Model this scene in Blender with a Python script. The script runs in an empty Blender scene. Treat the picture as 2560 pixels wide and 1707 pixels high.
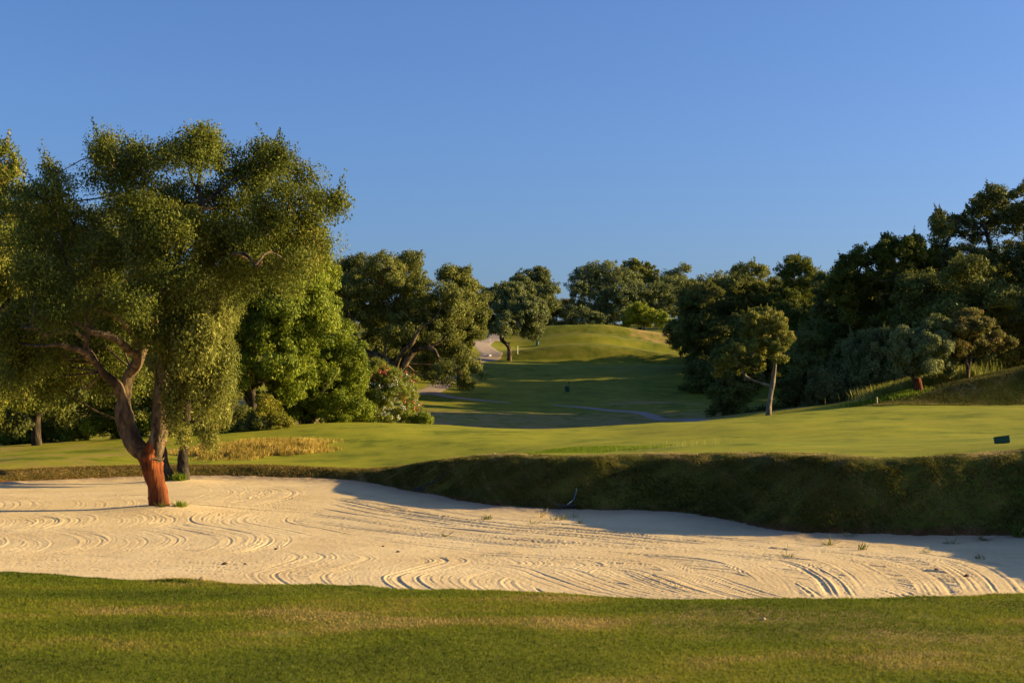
import bpy, math
import numpy as np
from mathutils import Vector

# ------------------------------------------------------------------ camera, sky, sun, exposure
F = 3517.0            # focal length in photo pixels (photo is 2560 wide)
U0, V0 = 1280.0, 980.0  # principal column, horizon row
CZ = 1.65
scn = bpy.context.scene
cam_d = bpy.data.cameras.new('camera')
cam_d.sensor_width = 36.0
cam_d.lens = F / 2560 * 36.0
cam_d.shift_y = (V0 - 853.5) / 2560
cam_d.clip_start = 0.1
cam_d.clip_end = 6000
cam_d.dof.use_dof = True
cam_d.dof.focus_distance = 45
cam_d.dof.aperture_fstop = 4.5
cam = bpy.data.objects.new('camera', cam_d)
scn.collection.objects.link(cam)
cam.location = (0, 0, CZ)
cam.rotation_euler = (math.radians(90), 0, 0)
scn.camera = cam

SUN_EL, SUN_AZ = math.radians(15.5), math.radians(84)   # azimuth clockwise from +Y
world = bpy.data.worlds.new('World')
scn.world = world
world.use_nodes = True
wn = world.node_tree
sky = wn.nodes.new('ShaderNodeTexSky')
sky.sky_type = 'NISHITA'
sky.sun_disc = False
sky.sun_elevation = SUN_EL
sky.sun_rotation = SUN_AZ
sky.air_density = 1.0
sky.dust_density = 1.8
sky.ozone_density = 5.0
bg = wn.nodes['Background']
bg.inputs['Strength'].default_value = 0.067
tint = wn.nodes.new('ShaderNodeMix'); tint.data_type = 'RGBA'; tint.blend_type = 'MULTIPLY'; tint.inputs[0].default_value = 1.0
tint.inputs[7].default_value = (0.90, 0.95, 1.17, 1)
wn.links.new(sky.outputs[0], tint.inputs[6]); wn.links.new(tint.outputs[2], bg.inputs['Color'])

sun_d = bpy.data.lights.new('sun', 'SUN')
sun_d.energy = 5.0
sun_d.angle = math.radians(0.55)
sun_d.color = (1.0, 0.74, 0.32)
sun = bpy.data.objects.new('sun', sun_d)
scn.collection.objects.link(sun)
sdir = Vector((math.sin(SUN_AZ) * math.cos(SUN_EL), math.cos(SUN_AZ) * math.cos(SUN_EL), math.sin(SUN_EL)))
sun.rotation_euler = sdir.to_track_quat('Z', 'Y').to_euler()
sun.location = (60, 10, 20)

scn.view_settings.view_transform = 'Standard'
scn.view_settings.look = 'None'
scn.view_settings.exposure = 1.3
scn.view_settings.gamma = 1.0
scn.cycles.max_bounces = 5
scn.cycles.diffuse_bounces = 3
scn.cycles.transmission_bounces = 3
scn.cycles.transparent_max_bounces = 4
scn.cycles.caustics_reflective = False
scn.cycles.caustics_refractive = False

# ------------------------------------------------------------------ small maths
def rng_of(seed):
    return np.random.default_rng(seed)

_lat = rng_of(5).random((256, 256))
def vnoise(x, y):
    x = np.asarray(x, float); y = np.asarray(y, float)
    xi = np.floor(x).astype(np.int64); yi = np.floor(y).astype(np.int64)
    fx = x - xi; fy = y - yi
    fx = fx * fx * (3 - 2 * fx); fy = fy * fy * (3 - 2 * fy)
    a = _lat[xi & 255, yi & 255]; b = _lat[(xi + 1) & 255, yi & 255]
    c = _lat[xi & 255, (yi + 1) & 255]; d = _lat[(xi + 1) & 255, (yi + 1) & 255]
    return (a * (1 - fx) + b * fx) * (1 - fy) + (c * (1 - fx) + d * fx) * fy - 0.5
def fbm(x, y, o=3):
    s = 0; a = 1.0
    for k in range(o):
        s = s + a * vnoise(x * 2 ** k + 17.3 * k, y * 2 ** k + 9.1 * k); a *= 0.5
    return s
def smooth(t):
    t = np.clip(t, 0, 1); return t * t * (3 - 2 * t)
def unit(v):
    return v / np.maximum(np.linalg.norm(v, axis=-1, keepdims=True), 1e-9)

def W(u, v, d):
    """the world point seen at photo pixel (u, v) at distance d"""
    return np.array([(u - U0) / F * d, d, CZ + (V0 - v) / F * d])

# ------------------------------------------------------------------ terrain
ZS = -1.2
def sand_px(u, v):
    d = (CZ - ZS) * F / (v - V0)
    return ((u - U0) / F * d, d)
back_px = [(-700, 1222), (-330, 1217), (0, 1211), (200, 1203), (400, 1197), (560, 1197), (680, 1200), (780, 1203), (850, 1208), (920, 1220), (1000, 1237),
           (1060, 1245), (1150, 1263), (1250, 1274), (1350, 1280), (1450, 1284), (1560, 1285), (1680, 1291), (1760, 1303), (1900, 1332),
           (2000, 1344), (2150, 1349), (2300, 1352), (2560, 1356)]
poly = [sand_px(*p) for p in back_px]
poly += [(11.0, 25.6), (10.8, 23.4), (10.4, 21.2), (9.8, 19.0), (8, 16.2)]
poly += [(5, 15.1), (2, 14.7), (-1, 15.5), (-4, 16.6), (-8, 17.2), (-13, 17.9), (-19, 19), (-25, 24), (-27, 34)]
poly = np.array(poly)
poly[(poly[:, 1] < 18.5) & (np.abs(poly[:, 0]) < 14), 1] -= 0.35
# bank width (m) and reference for every polygon vertex
NB = len(back_px)
wid = np.array([1.3] * 5 + [1.3, 1.3, 1.3, 1.5, 1.9, 2.2, 2.4, 2.6, 2.8, 2.8, 2.8, 2.8, 2.7, 2.7, 2.6, 2.5, 2.4, 2.4, 2.4] + [2.6, 3.0, 3.2, 3.4, 3.6] + [3.4] * 5 + [3.4, 3.2, 2, 1.5])
assert len(wid) == len(poly)

def poly_sd(x, y):
    """signed distance to the bunker outline (positive outside) and the width carried by its nearest edge"""
    best = np.full(x.shape, 1e9); w = np.zeros(x.shape); inside = np.zeros(x.shape, bool)
    n = len(poly)
    for i in range(n):
        a = poly[i]; b = poly[(i + 1) % n]
        ex, ey = b - a
        t = np.clip(((x - a[0]) * ex + (y - a[1]) * ey) / (ex * ex + ey * ey), 0, 1)
        dd = np.hypot(x - a[0] - t * ex, y - a[1] - t * ey)
        m = dd < best
        best = np.where(m, dd, best)
        w = np.where(m, wid[i] * (1 - t) + wid[(i + 1) % n] * t, w)
        c = ((a[1] > y) != (b[1] > y)) & (x < (b[0] - a[0]) * (y - a[1]) / (b[1] - a[1] + 1e-12) + a[0])
        inside ^= c
    return np.where(inside, -best, best), w

CT = []   # control points x, y, z of the untouched land
def cp(u, v, d): CT.append(tuple(W(u, v, d)))
def cz(x, y, z): CT.append((x, y, z))
# foreground
for x in (-30, -15, -8, -3, 0, 3, 8, 15, 30):
    for y in (-10, 2, 8, 12):
        cz(x, y, 0.0 + 0.0025 * x * (y > 5))
for x in (-12, -6, 0, 5, 10): cz(x, 15.5, -0.1)
for y in (21, 24, 27): cz(15.0, y, 0.45)
for y in (18, 24, 30): cz(20, y, 0.4); cz(30, y, 0.4)
cz(13.5, 17, 0.1)
cz(-32, 24, -0.4); cz(-34, 38, -0.5); cz(-45, 20, 0)
# crest of the bank above the bunker
for u, v, d in [(-200, 1168, 49), (0, 1156, 49), (200, 1150, 49.6), (400, 1150, 50), (600, 1152, 49.5), (750, 1157, 48.2), (850, 1168, 47), (930, 1172, 45), (1000, 1158, 42.2), (1080, 1146, 40.6),
                (1180, 1137, 38.2), (1280, 1141, 36.9), (1400, 1142, 36.1), (1500, 1138, 35.8), (1600, 1134, 35.4), (1700, 1135, 35), (1800, 1139, 33.2), (1900, 1141, 31.6),
                (2000, 1142, 30.6), (2150, 1143, 30.2), (2300, 1140, 30), (2400, 1132, 29.8), (2560, 1120, 29.6), (2800, 1100, 29.4)]:
    cp(u, v, d)
# fairway/green behind it
for u, v, d in [(-200, 1130, 58), (0, 1122, 58), (200, 1113, 58), (420, 1100, 58), (600, 1088, 60), (800, 1078, 60), (1000, 1085, 58), (1150, 1105, 54), (1300, 1112, 52), (1450, 1112, 50), (1700, 1105, 48), (2000, 1110, 43), (2300, 1112, 42), (2560, 1100, 42),
                (-150, 1118, 68), (0, 1110, 66), (200, 1100, 68), (420, 1088, 70), (600, 1072, 70), (780, 1062, 70), (950, 1058, 70), (1080, 1064, 70), (1200, 1073, 69), (1330, 1080, 68), (1450, 1073, 68), (1600, 1062, 68), (1750, 1052, 68), (1900, 1042, 68),
                (2050, 1028, 70), (2200, 1022, 70), (2400, 1018, 69), (2560, 1014, 68), (2750, 1010, 68),
                (1600, 1085, 56), (1900, 1070, 54), (2200, 1060, 54), (2500, 1060, 54)]:
    cp(u, v, d)
# the drop behind the crest and the valley
for u, z in [(-200, -0.9), (0, -0.8), (300, -0.7), (600, -0.7), (850, -0.9), (1000, -1.4), (1150, -1.9), (1300, -2.1), (1450, -2.0), (1600, -1.5), (1750, -0.8)]:
    cz((u - U0) / F * 80, 80, z)
for u, v, d in [(1000, 1060, 93), (1150, 1062, 93), (1300, 1066, 93), (1450, 1066, 93), (1600, 1060, 92), (1750, 1045, 92), (1900, 1035, 86), (2000, 1022, 86),
                (1060, 1020, 106), (1200, 1030, 104), (1390, 1014, 112), (1500, 1024, 108), (1600, 1034, 104), (1700, 1046, 100), (1400, 1045, 101),
                (1070, 985, 118), (1200, 1003, 115), (1110, 945, 127), (1330, 995, 117), (1600, 1004, 113), (1680, 1008, 110), (1750, 1005, 114),
                (1422, 981, 122), (1600, 975, 123), (1750, 965, 126), (1250, 960, 126), (1400, 948, 130), (1600, 945, 131), (1200, 930, 135), (1400, 915, 139), (1600, 920, 139), (1800, 920, 140),
                (1200, 905, 144), (1275, 893, 148), (1220, 880, 154), (1150, 860, 156), (1190, 855, 162),
                (1380, 897, 147), (1500, 900, 147), (1600, 897, 148),
                (1380, 868, 152), (1450, 863, 152), (1550, 866, 153), (1650, 880, 156), (1380, 866, 160), (1500, 862, 160),
                (1400, 842, 166), (1500, 840, 166), (1600, 852, 168), (1300, 845, 172), (1680, 850, 175),
                (1380, 817, 178), (1450, 815, 178), (1530, 816, 178), (1600, 826, 180), (1680, 834, 182), (1280, 820, 182), (1200, 830, 180)]:
    cp(u, v, d)
for x, y, z in [(5, 195, 9.8), (20, 195, 9.5), (-10, 195, 10), (8, 212, 10.5), (-20, 215, 11), (30, 215, 10.5), (60, 215, 11), (0, 235, 13.5), (40, 240, 12.5), (-30, 240, 13), (90, 240, 12), (0, 262, 14.5), (50, 270, 12),
                (-60, 250, 11), (20, 330, 9), (-80, 330, 8), (90, 330, 8), (0, 420, 4), (-25, 110, 2.5), (-40, 110, 2), (-25, 140, 5), (-50, 150, 4), (-20, 170, 8), (-60, 200, 7), (-30, 90, 0.3), (-50, 80, 0),
                (20, 105, 0.6), (30, 110, 1.6), (42, 110, 3), (20, 130, 3.0), (35, 135, 3.6), (55, 130, 4.5), (25, 160, 6.5), (45, 165, 7), (70, 170, 7), (60, 90, 4.5), (80, 110, 5.5)]:
    cz(x, y, z)
# the mound at the right
for u, v, d in [(2220, 1012, 76), (2350, 1011, 76), (2450, 1010, 76), (2560, 1009, 76), (2700, 1008, 76), (2850, 1005, 76), (2200, 1000, 88), (2300, 1000, 86), (2450, 998, 87), (2600, 995, 88)]:
    cp(u, v, d)
CT = np.array(CT)
S_ = 25.0
def _tps_fit(P):
    X = P[:, :2] / S_
    n = len(X)
    r2 = ((X[:, None] - X[None]) ** 2).sum(-1)
    K = 0.5 * r2 * np.log(r2 + 1e-12) + np.eye(n) * 0.0008
    Q = np.hstack([np.ones((n, 1)), X])
    A = np.block([[K, Q], [Q.T, np.zeros((3, 3))]])
    return np.linalg.solve(A, np.concatenate([P[:, 2], np.zeros(3)]))
TPS = _tps_fit(CT)
def land(x, y):
    out = np.zeros(x.size)
    xf = x.ravel() / S_; yf = y.ravel() / S_
    X = CT[:, :2] / S_
    for s in range(0, x.size, 20000):
        a = xf[s:s + 20000, None] - X[None, :, 0]; b = yf[s:s + 20000, None] - X[None, :, 1]
        r2 = a * a + b * b
        out[s:s + 20000] = (0.5 * r2 * np.log(r2 + 1e-12)) @ TPS[:-3] + TPS[-3] + TPS[-2] * xf[s:s + 20000] + TPS[-1] * yf[s:s + 20000]
    z = out.reshape(x.shape)
    tx = smooth((x + 6) / 8) * smooth((26 - x) / 6)
    z = z + tx * 1.0 * (smooth((y - 148) / 2.5) + smooth((y - 165) / 2.5) + smooth((y - 174.5) / 2.0) - 3 * np.clip((y - 142) / 38, 0, 1))
    z = z + np.clip((x - 19.9) * 0.222, 0, 2.25) * smooth((y - 74.8 - 0.05 * (x - 20)) / 2.6) * (1 - smooth((y - 80.6) / 3.2) * 0.62 - smooth((y - 92) / 20) * 0.25)
    far = smooth((np.hypot(x * 0.9, y) - 330) / 250)
    side = smooth((np.abs(x) - 110) / 120)
    k = np.maximum(far, side)
    return z * (1 - k) + 2.0 * k

T1 = sand_px(410, 1276)
T2 = sand_px(448, 1208)
def sand_base(x, y, sd):
    z = ZS + 0.05 * fbm(x * 0.22, y * 0.22, 2)
    z = z + 0.09 * np.exp(-np.maximum(-sd, 0) / 0.4)
    for (tx, ty), h in ((T1, 0.13), (T2, 0.12)):
        z = z + h * np.exp(-((x - tx) ** 2 + (y - ty) ** 2) / 1.4)
    return z
def ground(x, y):
    x = np.asarray(x, float); y = np.asarray(y, float)
    shp = x.shape
    x = np.atleast_1d(x); y = np.atleast_1d(y)
    z = land(x, y)
    near = (np.hypot(x, y - 30) < 60)
    sd = np.full(x.shape, 50.0); w = np.ones(x.shape)
    if near.any():
        a, b = poly_sd(x[near], y[near]); sd[near] = a; w[near] = b
    wob = 0.14 * fbm(x * 0.8, y * 0.8, 3) + 0.12 * fbm(x * 4, y * 4, 2)
    s = sd + wob * np.clip(w / 3, .4, 1)
    zs = sand_base(x, y, sd)
    t = smooth(np.clip(s / w, 0, 1) * 0.93 + 0.07 * (s > 0))
    bank = (zs - 0.10) * (1 - t) + z * t
    zi = zs - 0.10 - 0.25 * smooth(-s / 0.6)
    out = np.where(s > 0, bank, zi)
    out = np.where(sd > w + 1, z, out)
    out = out + 0.22 * fbm(x * 0.13 + 3, y * 0.10, 3) * smooth((y - 34) / 6) * smooth((85 - y) / 10) * smooth((sd - w) / 4)
    # little unevenness
    rough = 0.05 * fbm(x * 1.3, y * 1.3, 3) * smooth(s / 0.5) * np.where(sd < w, 1.0, 0.35)
    out = out + rough * np.clip(1.4 - y / 200, 0.3, 1)
    return out.reshape(shp)
def gz(x, y): return float(ground(np.array([x]), np.array([y]))[0])

_hd = np.concatenate([np.arange(8, 100, 0.15), np.arange(100, 300, 0.4)])
def hit(u, v, dmin=8.0):
    """first ground point behind dmin on the ray through photo pixel (u, v)"""
    d = _hd[_hd >= dmin]
    x = (u - U0) / F * d
    z = ground(x, d); ray = CZ + (V0 - v) / F * d
    below = np.nonzero(z > ray)[0]
    if len(below) == 0:
        k = int(np.argmin(ray - z)); return np.array([x[k], d[k], z[k]])
    k = below[0]
    return np.array([x[k], d[k], z[k]])

# ------------------------------------------------------------------ mesh helpers
COL = scn.collection
def link(o, parent=None):
    COL.objects.link(o)
    if parent is not None:
        o.parent = parent
    return o
def tag(o, label=None, category=None, group=None, kind=None):
    if label: o['label'] = label
    if category: o['category'] = category
    if group: o['group'] = group
    if kind: o['kind'] = kind
    return o
def empty(name, loc, label, category, group=None):
    o = bpy.data.objects.new(name, None)
    o.location = loc
    o.empty_display_size = 0.3
    link(o)
    return tag(o, label, category, group)
def np_mesh(name, V, Fc, mat, smooth_=False, fattr=None, vattr=None):
    """V (n,3), Fc (m,k) index array -> mesh"""
    me = bpy.data.meshes.new(name)
    m, k = Fc.shape
    me.vertices.add(len(V)); me.vertices.foreach_set('co', np.ascontiguousarray(V, np.float32).ravel())
    me.loops.add(m * k); me.loops.foreach_set('vertex_index', np.ascontiguousarray(Fc, np.int32).ravel())
    me.polygons.add(m)
    me.polygons.foreach_set('loop_start', np.arange(0, m * k, k, dtype=np.int32))
    me.polygons.foreach_set('loop_total', np.full(m, k, np.int32))
    if smooth_: me.polygons.foreach_set('use_smooth', np.ones(m, bool))
    me.update(calc_edges=True)
    for key, val in (fattr or {}).items():
        a = me.attributes.new(key, 'FLOAT', 'FACE'); a.data.foreach_set('value', np.ascontiguousarray(val, np.float32))
    for key, val in (vattr or {}).items():
        a = me.attributes.new(key, 'FLOAT', 'POINT'); a.data.foreach_set('value', np.ascontiguousarray(val, np.float32))
    me.materials.append(mat)
    return me
def np_obj(name, V, Fc, mat, parent=None, org=(0, 0, 0), **kw):
    V = np.asarray(V, float) - np.asarray(org, float)
    o = bpy.data.objects.new(name, np_mesh(name, V, Fc, mat, **kw))
    if parent is None: o.location = org
    return link(o, parent)

def catmull(P, n):
    P = np.asarray(P, float)
    Q = np.vstack([2 * P[0] - P[1], P, 2 * P[-1] - P[-2]])
    m = len(P) - 1
    t = np.linspace(0, m, n); i = np.minimum(t.astype(int), m - 1); f = (t - i)[:, None]
    a, b, c, d = Q[i], Q[i + 1], Q[i + 2], Q[i + 3]
    return 0.5 * (2 * b + (c - a) * f + (2 * a - 5 * b + 4 * c - d) * f ** 2 + (3 * b - a - 3 * c + d) * f ** 3)

class Tubes:
    def __init__(self): self.V = []; self.Fq = []; self.n = 0
    def add(self, P, R, sides=8, rough=0.0, seed=0, steps=None):
        P = np.asarray(P, float); R = np.asarray(R, float)
        n = steps or max(4, 3 * (len(P) - 1) + 1)
        PR = catmull(np.hstack([P, R[:, None]]), n)
        C, r = PR[:, :3], np.maximum(PR[:, 3], 0.003)
        T = unit(np.gradient(C, axis=0))
        ref = np.array([0.31, 0.95, 0.05]) if abs(T[:, 2]).mean() > 0.5 else np.array([0.05, 0.1, 1.0])
        A = unit(np.cross(T, ref)); B = np.cross(T, A)
        th = np.linspace(0, 2 * np.pi, sides, endpoint=False)
        rr = r[:, None] * np.ones((1, sides))
        if rough:
            s = np.linspace(0, 1, n) * n * 0.35
            rr = rr * (1 + rough * (fbm(s[:, None] + seed * 3.7, (np.cos(th) * 1.3 + 5)[None] + seed, 3) + fbm(s[:, None] * .6 + seed, (np.sin(th) * 1.6 + 9)[None], 2)))
        V = C[:, None] + rr[..., None] * (np.cos(th)[None, :, None] * A[:, None] + np.sin(th)[None, :, None] * B[:, None])
        V = V.reshape(-1, 3)
        i = np.arange(n - 1)[:, None] * sides; j = np.arange(sides)[None]; k = (j + 1) % sides
        Fq = np.stack([i + j, i + k, i + sides + k, i + sides + j], -1).reshape(-1, 4) + self.n
        self.V.append(V); self.Fq.append(Fq); self.n += len(V)
        # closed end
        cv = C[-1] + T[-1] * r[-1] * 0.5
        self.V.append(cv[None]); base = self.n - sides
        e = np.stack([base + j[0], base + k[0], np.full(sides, self.n), np.full(sides, self.n)], -1)
        self.caps = getattr(self, 'caps', []); self.caps.append(e[:, :3]); self.n += 1
    def build(self, name, mat, parent=None, org=(0, 0, 0)):
        V = np.vstack(self.V) - np.asarray(org, float)
        q = np.vstack(self.Fq); t = np.vstack(self.caps)
        me = bpy.data.meshes.new(name)
        loops = np.concatenate([q.ravel(), t.ravel()]).astype(np.int32)
        st = np.concatenate([np.arange(len(q)) * 4, len(q) * 4 + np.arange(len(t)) * 3]).astype(np.int32)
        tot = np.concatenate([np.full(len(q), 4), np.full(len(t), 3)]).astype(np.int32)
        me.vertices.add(len(V)); me.vertices.foreach_set('co', V.astype(np.float32).ravel())
        me.loops.add(len(loops)); me.loops.foreach_set('vertex_index', loops)
        me.polygons.add(len(st)); me.polygons.foreach_set('loop_start', st); me.polygons.foreach_set('loop_total', tot)
        me.polygons.foreach_set('use_smooth', np.ones(len(st), bool))
        me.update(calc_edges=True)
        me.materials.append(mat)
        o = bpy.data.objects.new(name, me)
        if parent is None: o.location = org
        return link(o, parent)

# ------------------------------------------------------------------ materials
def new_mat(name):
    m = bpy.data.materials.new(name); m.use_nodes = True
    nt = m.node_tree; nt.nodes.clear()
    out = nt.nodes.new('ShaderNodeOutputMaterial')
    return m, nt, out
def N(nt, typ, **kw):
    n = nt.nodes.new(typ)
    for k, v in kw.items():
        if k in n.inputs: n.inputs[k].default_value = v
        else: setattr(n, k, v)
    return n
def ramp(nt, fac, stops):
    r = nt.nodes.new('ShaderNodeValToRGB'); e = r.color_ramp.elements
    while len(e) > 1: e.remove(e[-1])
    e[0].position = stops[0][0]; e[0].color = (*stops[0][1], 1)
    for p, c in stops[1:]:
        x = e.new(p); x.color = (*c, 1)
    nt.links.new(fac, r.inputs[0]); return r.outputs[0]
def mixc(nt, fac, a, b):
    m = nt.nodes.new('ShaderNodeMix'); m.data_type = 'RGBA'
    for s, v in ((0, fac), (6, a), (7, b)):
        if hasattr(v, 'is_output'): nt.links.new(v, m.inputs[s])
        else: m.inputs[s].default_value = v if s == 0 else (*v, 1)
    return m.outputs[2]
def math_(nt, op, a, b=0.0, clamp=False):
    m = nt.nodes.new('ShaderNodeMath'); m.operation = op; m.use_clamp = clamp
    for s, v in ((0, a), (1, b)):
        if hasattr(v, 'is_output'): nt.links.new(v, m.inputs[s])
        else: m.inputs[s].default_value = v
    return m.outputs[0]
def noise(nt, coord, scale, detail=3, rough=0.55, stretch=None):
    if stretch:
        mp = nt.nodes.new('ShaderNodeMapping'); mp.inputs['Scale'].default_value = stretch
        nt.links.new(coord, mp.inputs[0]); coord = mp.outputs[0]
    n = nt.nodes.new('ShaderNodeTexNoise'); n.inputs['Scale'].default_value = scale
    n.inputs['Detail'].default_value = detail; n.inputs['Roughness'].default_value = rough
    nt.links.new(coord, n.inputs['Vector']); return n.outputs[0]
def bump(nt, h, strength, dist, normal=None):
    b = nt.nodes.new('ShaderNodeBump'); b.inputs['Strength'].default_value = strength; b.inputs['Distance'].default_value = dist
    nt.links.new(h, b.inputs['Height'])
    if normal is not None: nt.links.new(normal, b.inputs['Normal'])
    return b.outputs[0]

def leaf_mat(name, stops, trans=0.35, rough=0.55, spec=0.12, gain=1.75):
    m, nt, out = new_mat(name)
    a = N(nt, 'ShaderNodeAttribute', attribute_name='tone')
    col = ramp(nt, a.outputs['Fac'], [(p, tuple(min(.8, q * gain) for q in c)) for p, c in stops])
    d = N(nt, 'ShaderNodeBsdfPrincipled', Roughness=rough)
    d.inputs['Specular IOR Level'].default_value = spec
    nt.links.new(col, d.inputs['Base Color'])
    t = N(nt, 'ShaderNodeBsdfTranslucent')
    tc = mixc(nt, 0.35, col, (0.14, 0.15, 0.02))
    nt.links.new(tc, t.inputs['Color'])
    mx = N(nt, 'ShaderNodeMixShader'); mx.inputs[0].default_value = trans
    nt.links.new(d.outputs[0], mx.inputs[1]); nt.links.new(t.outputs[0], mx.inputs[2])
    nt.links.new(mx.outputs[0], out.inputs[0])
    return m
def solid_mat(name, col, rough=0.6, var=0.15, scale=20, metallic=0.0, bmp=0.0):
    m, nt, out = new_mat(name)
    tc = N(nt, 'ShaderNodeTexCoord')
    n = noise(nt, tc.outputs['Object'], scale, 4)
    c = mixc(nt, n, tuple(x * (1 - var) for x in col), tuple(min(1, x * (1 + var)) for x in col))
    d = N(nt, 'ShaderNodeBsdfPrincipled', Roughness=rough, Metallic=metallic)
    nt.links.new(c, d.inputs['Base Color'])
    if bmp: nt.links.new(bump(nt, n, 0.6, bmp), d.inputs['Normal'])
    nt.links.new(d.outputs[0], out.inputs[0])
    return m
def bark_mat(name, c1, c2, c3, scale=6, dist=0.03, zs=0.35):
    m, nt, out = new_mat(name)
    tc = N(nt, 'ShaderNodeTexCoord')
    n1 = noise(nt, tc.outputs['Object'], scale, 5, 0.65, (1, 1, zs))
    n2 = noise(nt, tc.outputs['Object'], scale * 0.25, 3, 0.5, (1, 1, zs * 1.3))
    c = ramp(nt, n1, [(0.36, c1), (0.5, c2), (0.66, c3)])
    c = mixc(nt, math_(nt, 'MULTIPLY', math_(nt, 'SUBTRACT', n2, 0.44, True), 4.0, True), c, c1)
    d = N(nt, 'ShaderNodeBsdfPrincipled', Roughness=0.85)
    d.inputs['Specular IOR Level'].default_value = 0.15
    nt.links.new(c, d.inputs['Base Color'])
    v = N(nt, 'ShaderNodeTexVoronoi', Scale=scale * 1.6); v.feature = 'DISTANCE_TO_EDGE'
    mp = N(nt, 'ShaderNodeMapping'); mp.inputs['Scale'].default_value = (1, 1, zs)
    nt.links.new(tc.outputs['Object'], mp.inputs[0]); nt.links.new(mp.outputs[0], v.inputs['Vector'])
    h = math_(nt, 'ADD', n1, math_(nt, 'MINIMUM', v.outputs['Distance'], 0.25))
    nt.links.new(bump(nt, h, 0.9, dist), d.inputs['Normal'])
    nt.links.new(d.outputs[0], out.inputs[0])
    return m

L_OAK = leaf_mat('leaf_cork_oak', [(0.0, (0.020, 0.026, 0.005)), (0.4, (0.050, 0.064, 0.008)), (0.72, (0.105, 0.116, 0.014)), (0.92, (0.20, 0.17, 0.03)), (1.0, (0.26, 0.15, 0.03))])
L_PALE = leaf_mat('leaf_pale_oak', [(0.0, (0.035, 0.042, 0.008)), (0.4, (0.090, 0.098, 0.016)), (0.75, (0.165, 0.165, 0.032)), (0.93, (0.26, 0.23, 0.055)), (1.0, (0.28, 0.17, 0.04))])
L_GREEN = leaf_mat('leaf_bright_green', [(0.0, (0.022, 0.036, 0.004)), (0.45, (0.066, 0.086, 0.008)), (0.8, (0.125, 0.145, 0.013)), (1.0, (0.19, 0.18, 0.02))], gain=2.5)
L_DARK = leaf_mat('leaf_dark_evergreen', [(0.0, (0.020, 0.024, 0.007)), (0.45, (0.050, 0.056, 0.012)), (0.8, (0.095, 0.098, 0.020)), (1.0, (0.17, 0.155, 0.035))], trans=0.32, gain=2.7)
L_OLIVE = leaf_mat('leaf_grey_olive', [(0.0, (0.03, 0.038, 0.013)), (0.45, (0.075, 0.088, 0.028)), (0.8, (0.13, 0.145, 0.05)), (1.0, (0.20, 0.19, 0.08))], trans=0.3, gain=1.9)
L_BROWN = leaf_mat('leaf_tawny', [(0.0, (0.035, 0.038, 0.010)), (0.4, (0.085, 0.08, 0.018)), (0.75, (0.15, 0.115, 0.03)), (1.0, (0.26, 0.10, 0.03))])
L_YELLOW = leaf_mat('leaf_yellow_shrub', [(0.0, (0.06, 0.065, 0.008)), (0.5, (0.13, 0.13, 0.014)), (1.0, (0.27, 0.21, 0.03))])
G_BLADE = leaf_mat('grass_blade_green', [(0.0, (0.035, 0.050, 0.006)), (0.5, (0.085, 0.105, 0.012)), (0.85, (0.15, 0.15, 0.025)), (1.0, (0.30, 0.24, 0.09))], trans=0.3, gain=1.25, rough=0.6)
G_NEAR = leaf_mat('grass_blade_near', [(0.0, (0.045, 0.070, 0.003)), (0.4, (0.090, 0.122, 0.006)), (0.68, (0.145, 0.158, 0.010)), (0.84, (0.22, 0.18, 0.035)), (1.0, (0.34, 0.24, 0.09))], trans=0.4, rough=0.7, gain=1.27)
G_BANK = leaf_mat('grass_blade_bank', [(0.0, (0.025, 0.026, 0.006)), (0.45, (0.060, 0.058, 0.013)), (0.8, (0.11, 0.09, 0.03)), (1.0, (0.26, 0.20, 0.10))], trans=0.25, rough=0.7, gain=2.3)
G_LIP = leaf_mat('grass_blade_lip', [(0.0, (0.05, 0.030, 0.008)), (0.5, (0.12, 0.080, 0.020)), (1.0, (0.22, 0.16, 0.05))], trans=0.25, rough=0.7, gain=1.2)
G_DRY = leaf_mat('grass_blade_straw', [(0.0, (0.16, 0.12, 0.02)), (0.5, (0.34, 0.24, 0.05)), (1.0, (0.52, 0.38, 0.10))], trans=0.3, gain=1.25, rough=0.7)
G_TALL = leaf_mat('grass_blade_tall', [(0.0, (0.07, 0.09, 0.012)), (0.5, (0.15, 0.16, 0.03)), (1.0, (0.36, 0.30, 0.10))], trans=0.4, gain=1.9, rough=0.6)
G_LUSH = leaf_mat('grass_blade_lush', [(0.0, (0.07, 0.11, 0.006)), (0.5, (0.13, 0.20, 0.010)), (1.0, (0.24, 0.28, 0.02))], trans=0.4, gain=1.25, rough=0.6)
PETAL_P = leaf_mat('petal_pink', [(0.0, (0.42, 0.05, 0.06)), (1.0, (0.70, 0.16, 0.14))], trans=0.3)
PETAL_W = leaf_mat('petal_white', [(0.0, (0.45, 0.45, 0.30)), (1.0, (0.72, 0.72, 0.55))], trans=0.3)
B_CORK = bark_mat('cork_bark', (0.030, 0.020, 0.012), (0.13, 0.09, 0.05), (0.27, 0.19, 0.11))
B_DARK = bark_mat('dark_bark', (0.018, 0.014, 0.010), (0.055, 0.042, 0.028), (0.13, 0.10, 0.065), dist=0.04)
B_PALE = bark_mat('pale_bark', (0.10, 0.085, 0.06), (0.24, 0.20, 0.15), (0.40, 0.34, 0.26))
B_RED = bark_mat('stripped_cork_trunk', (0.050, 0.016, 0.007), (0.19, 0.050, 0.013), (0.36, 0.105, 0.024), scale=7.0, dist=0.03, zs=0.13)

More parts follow.
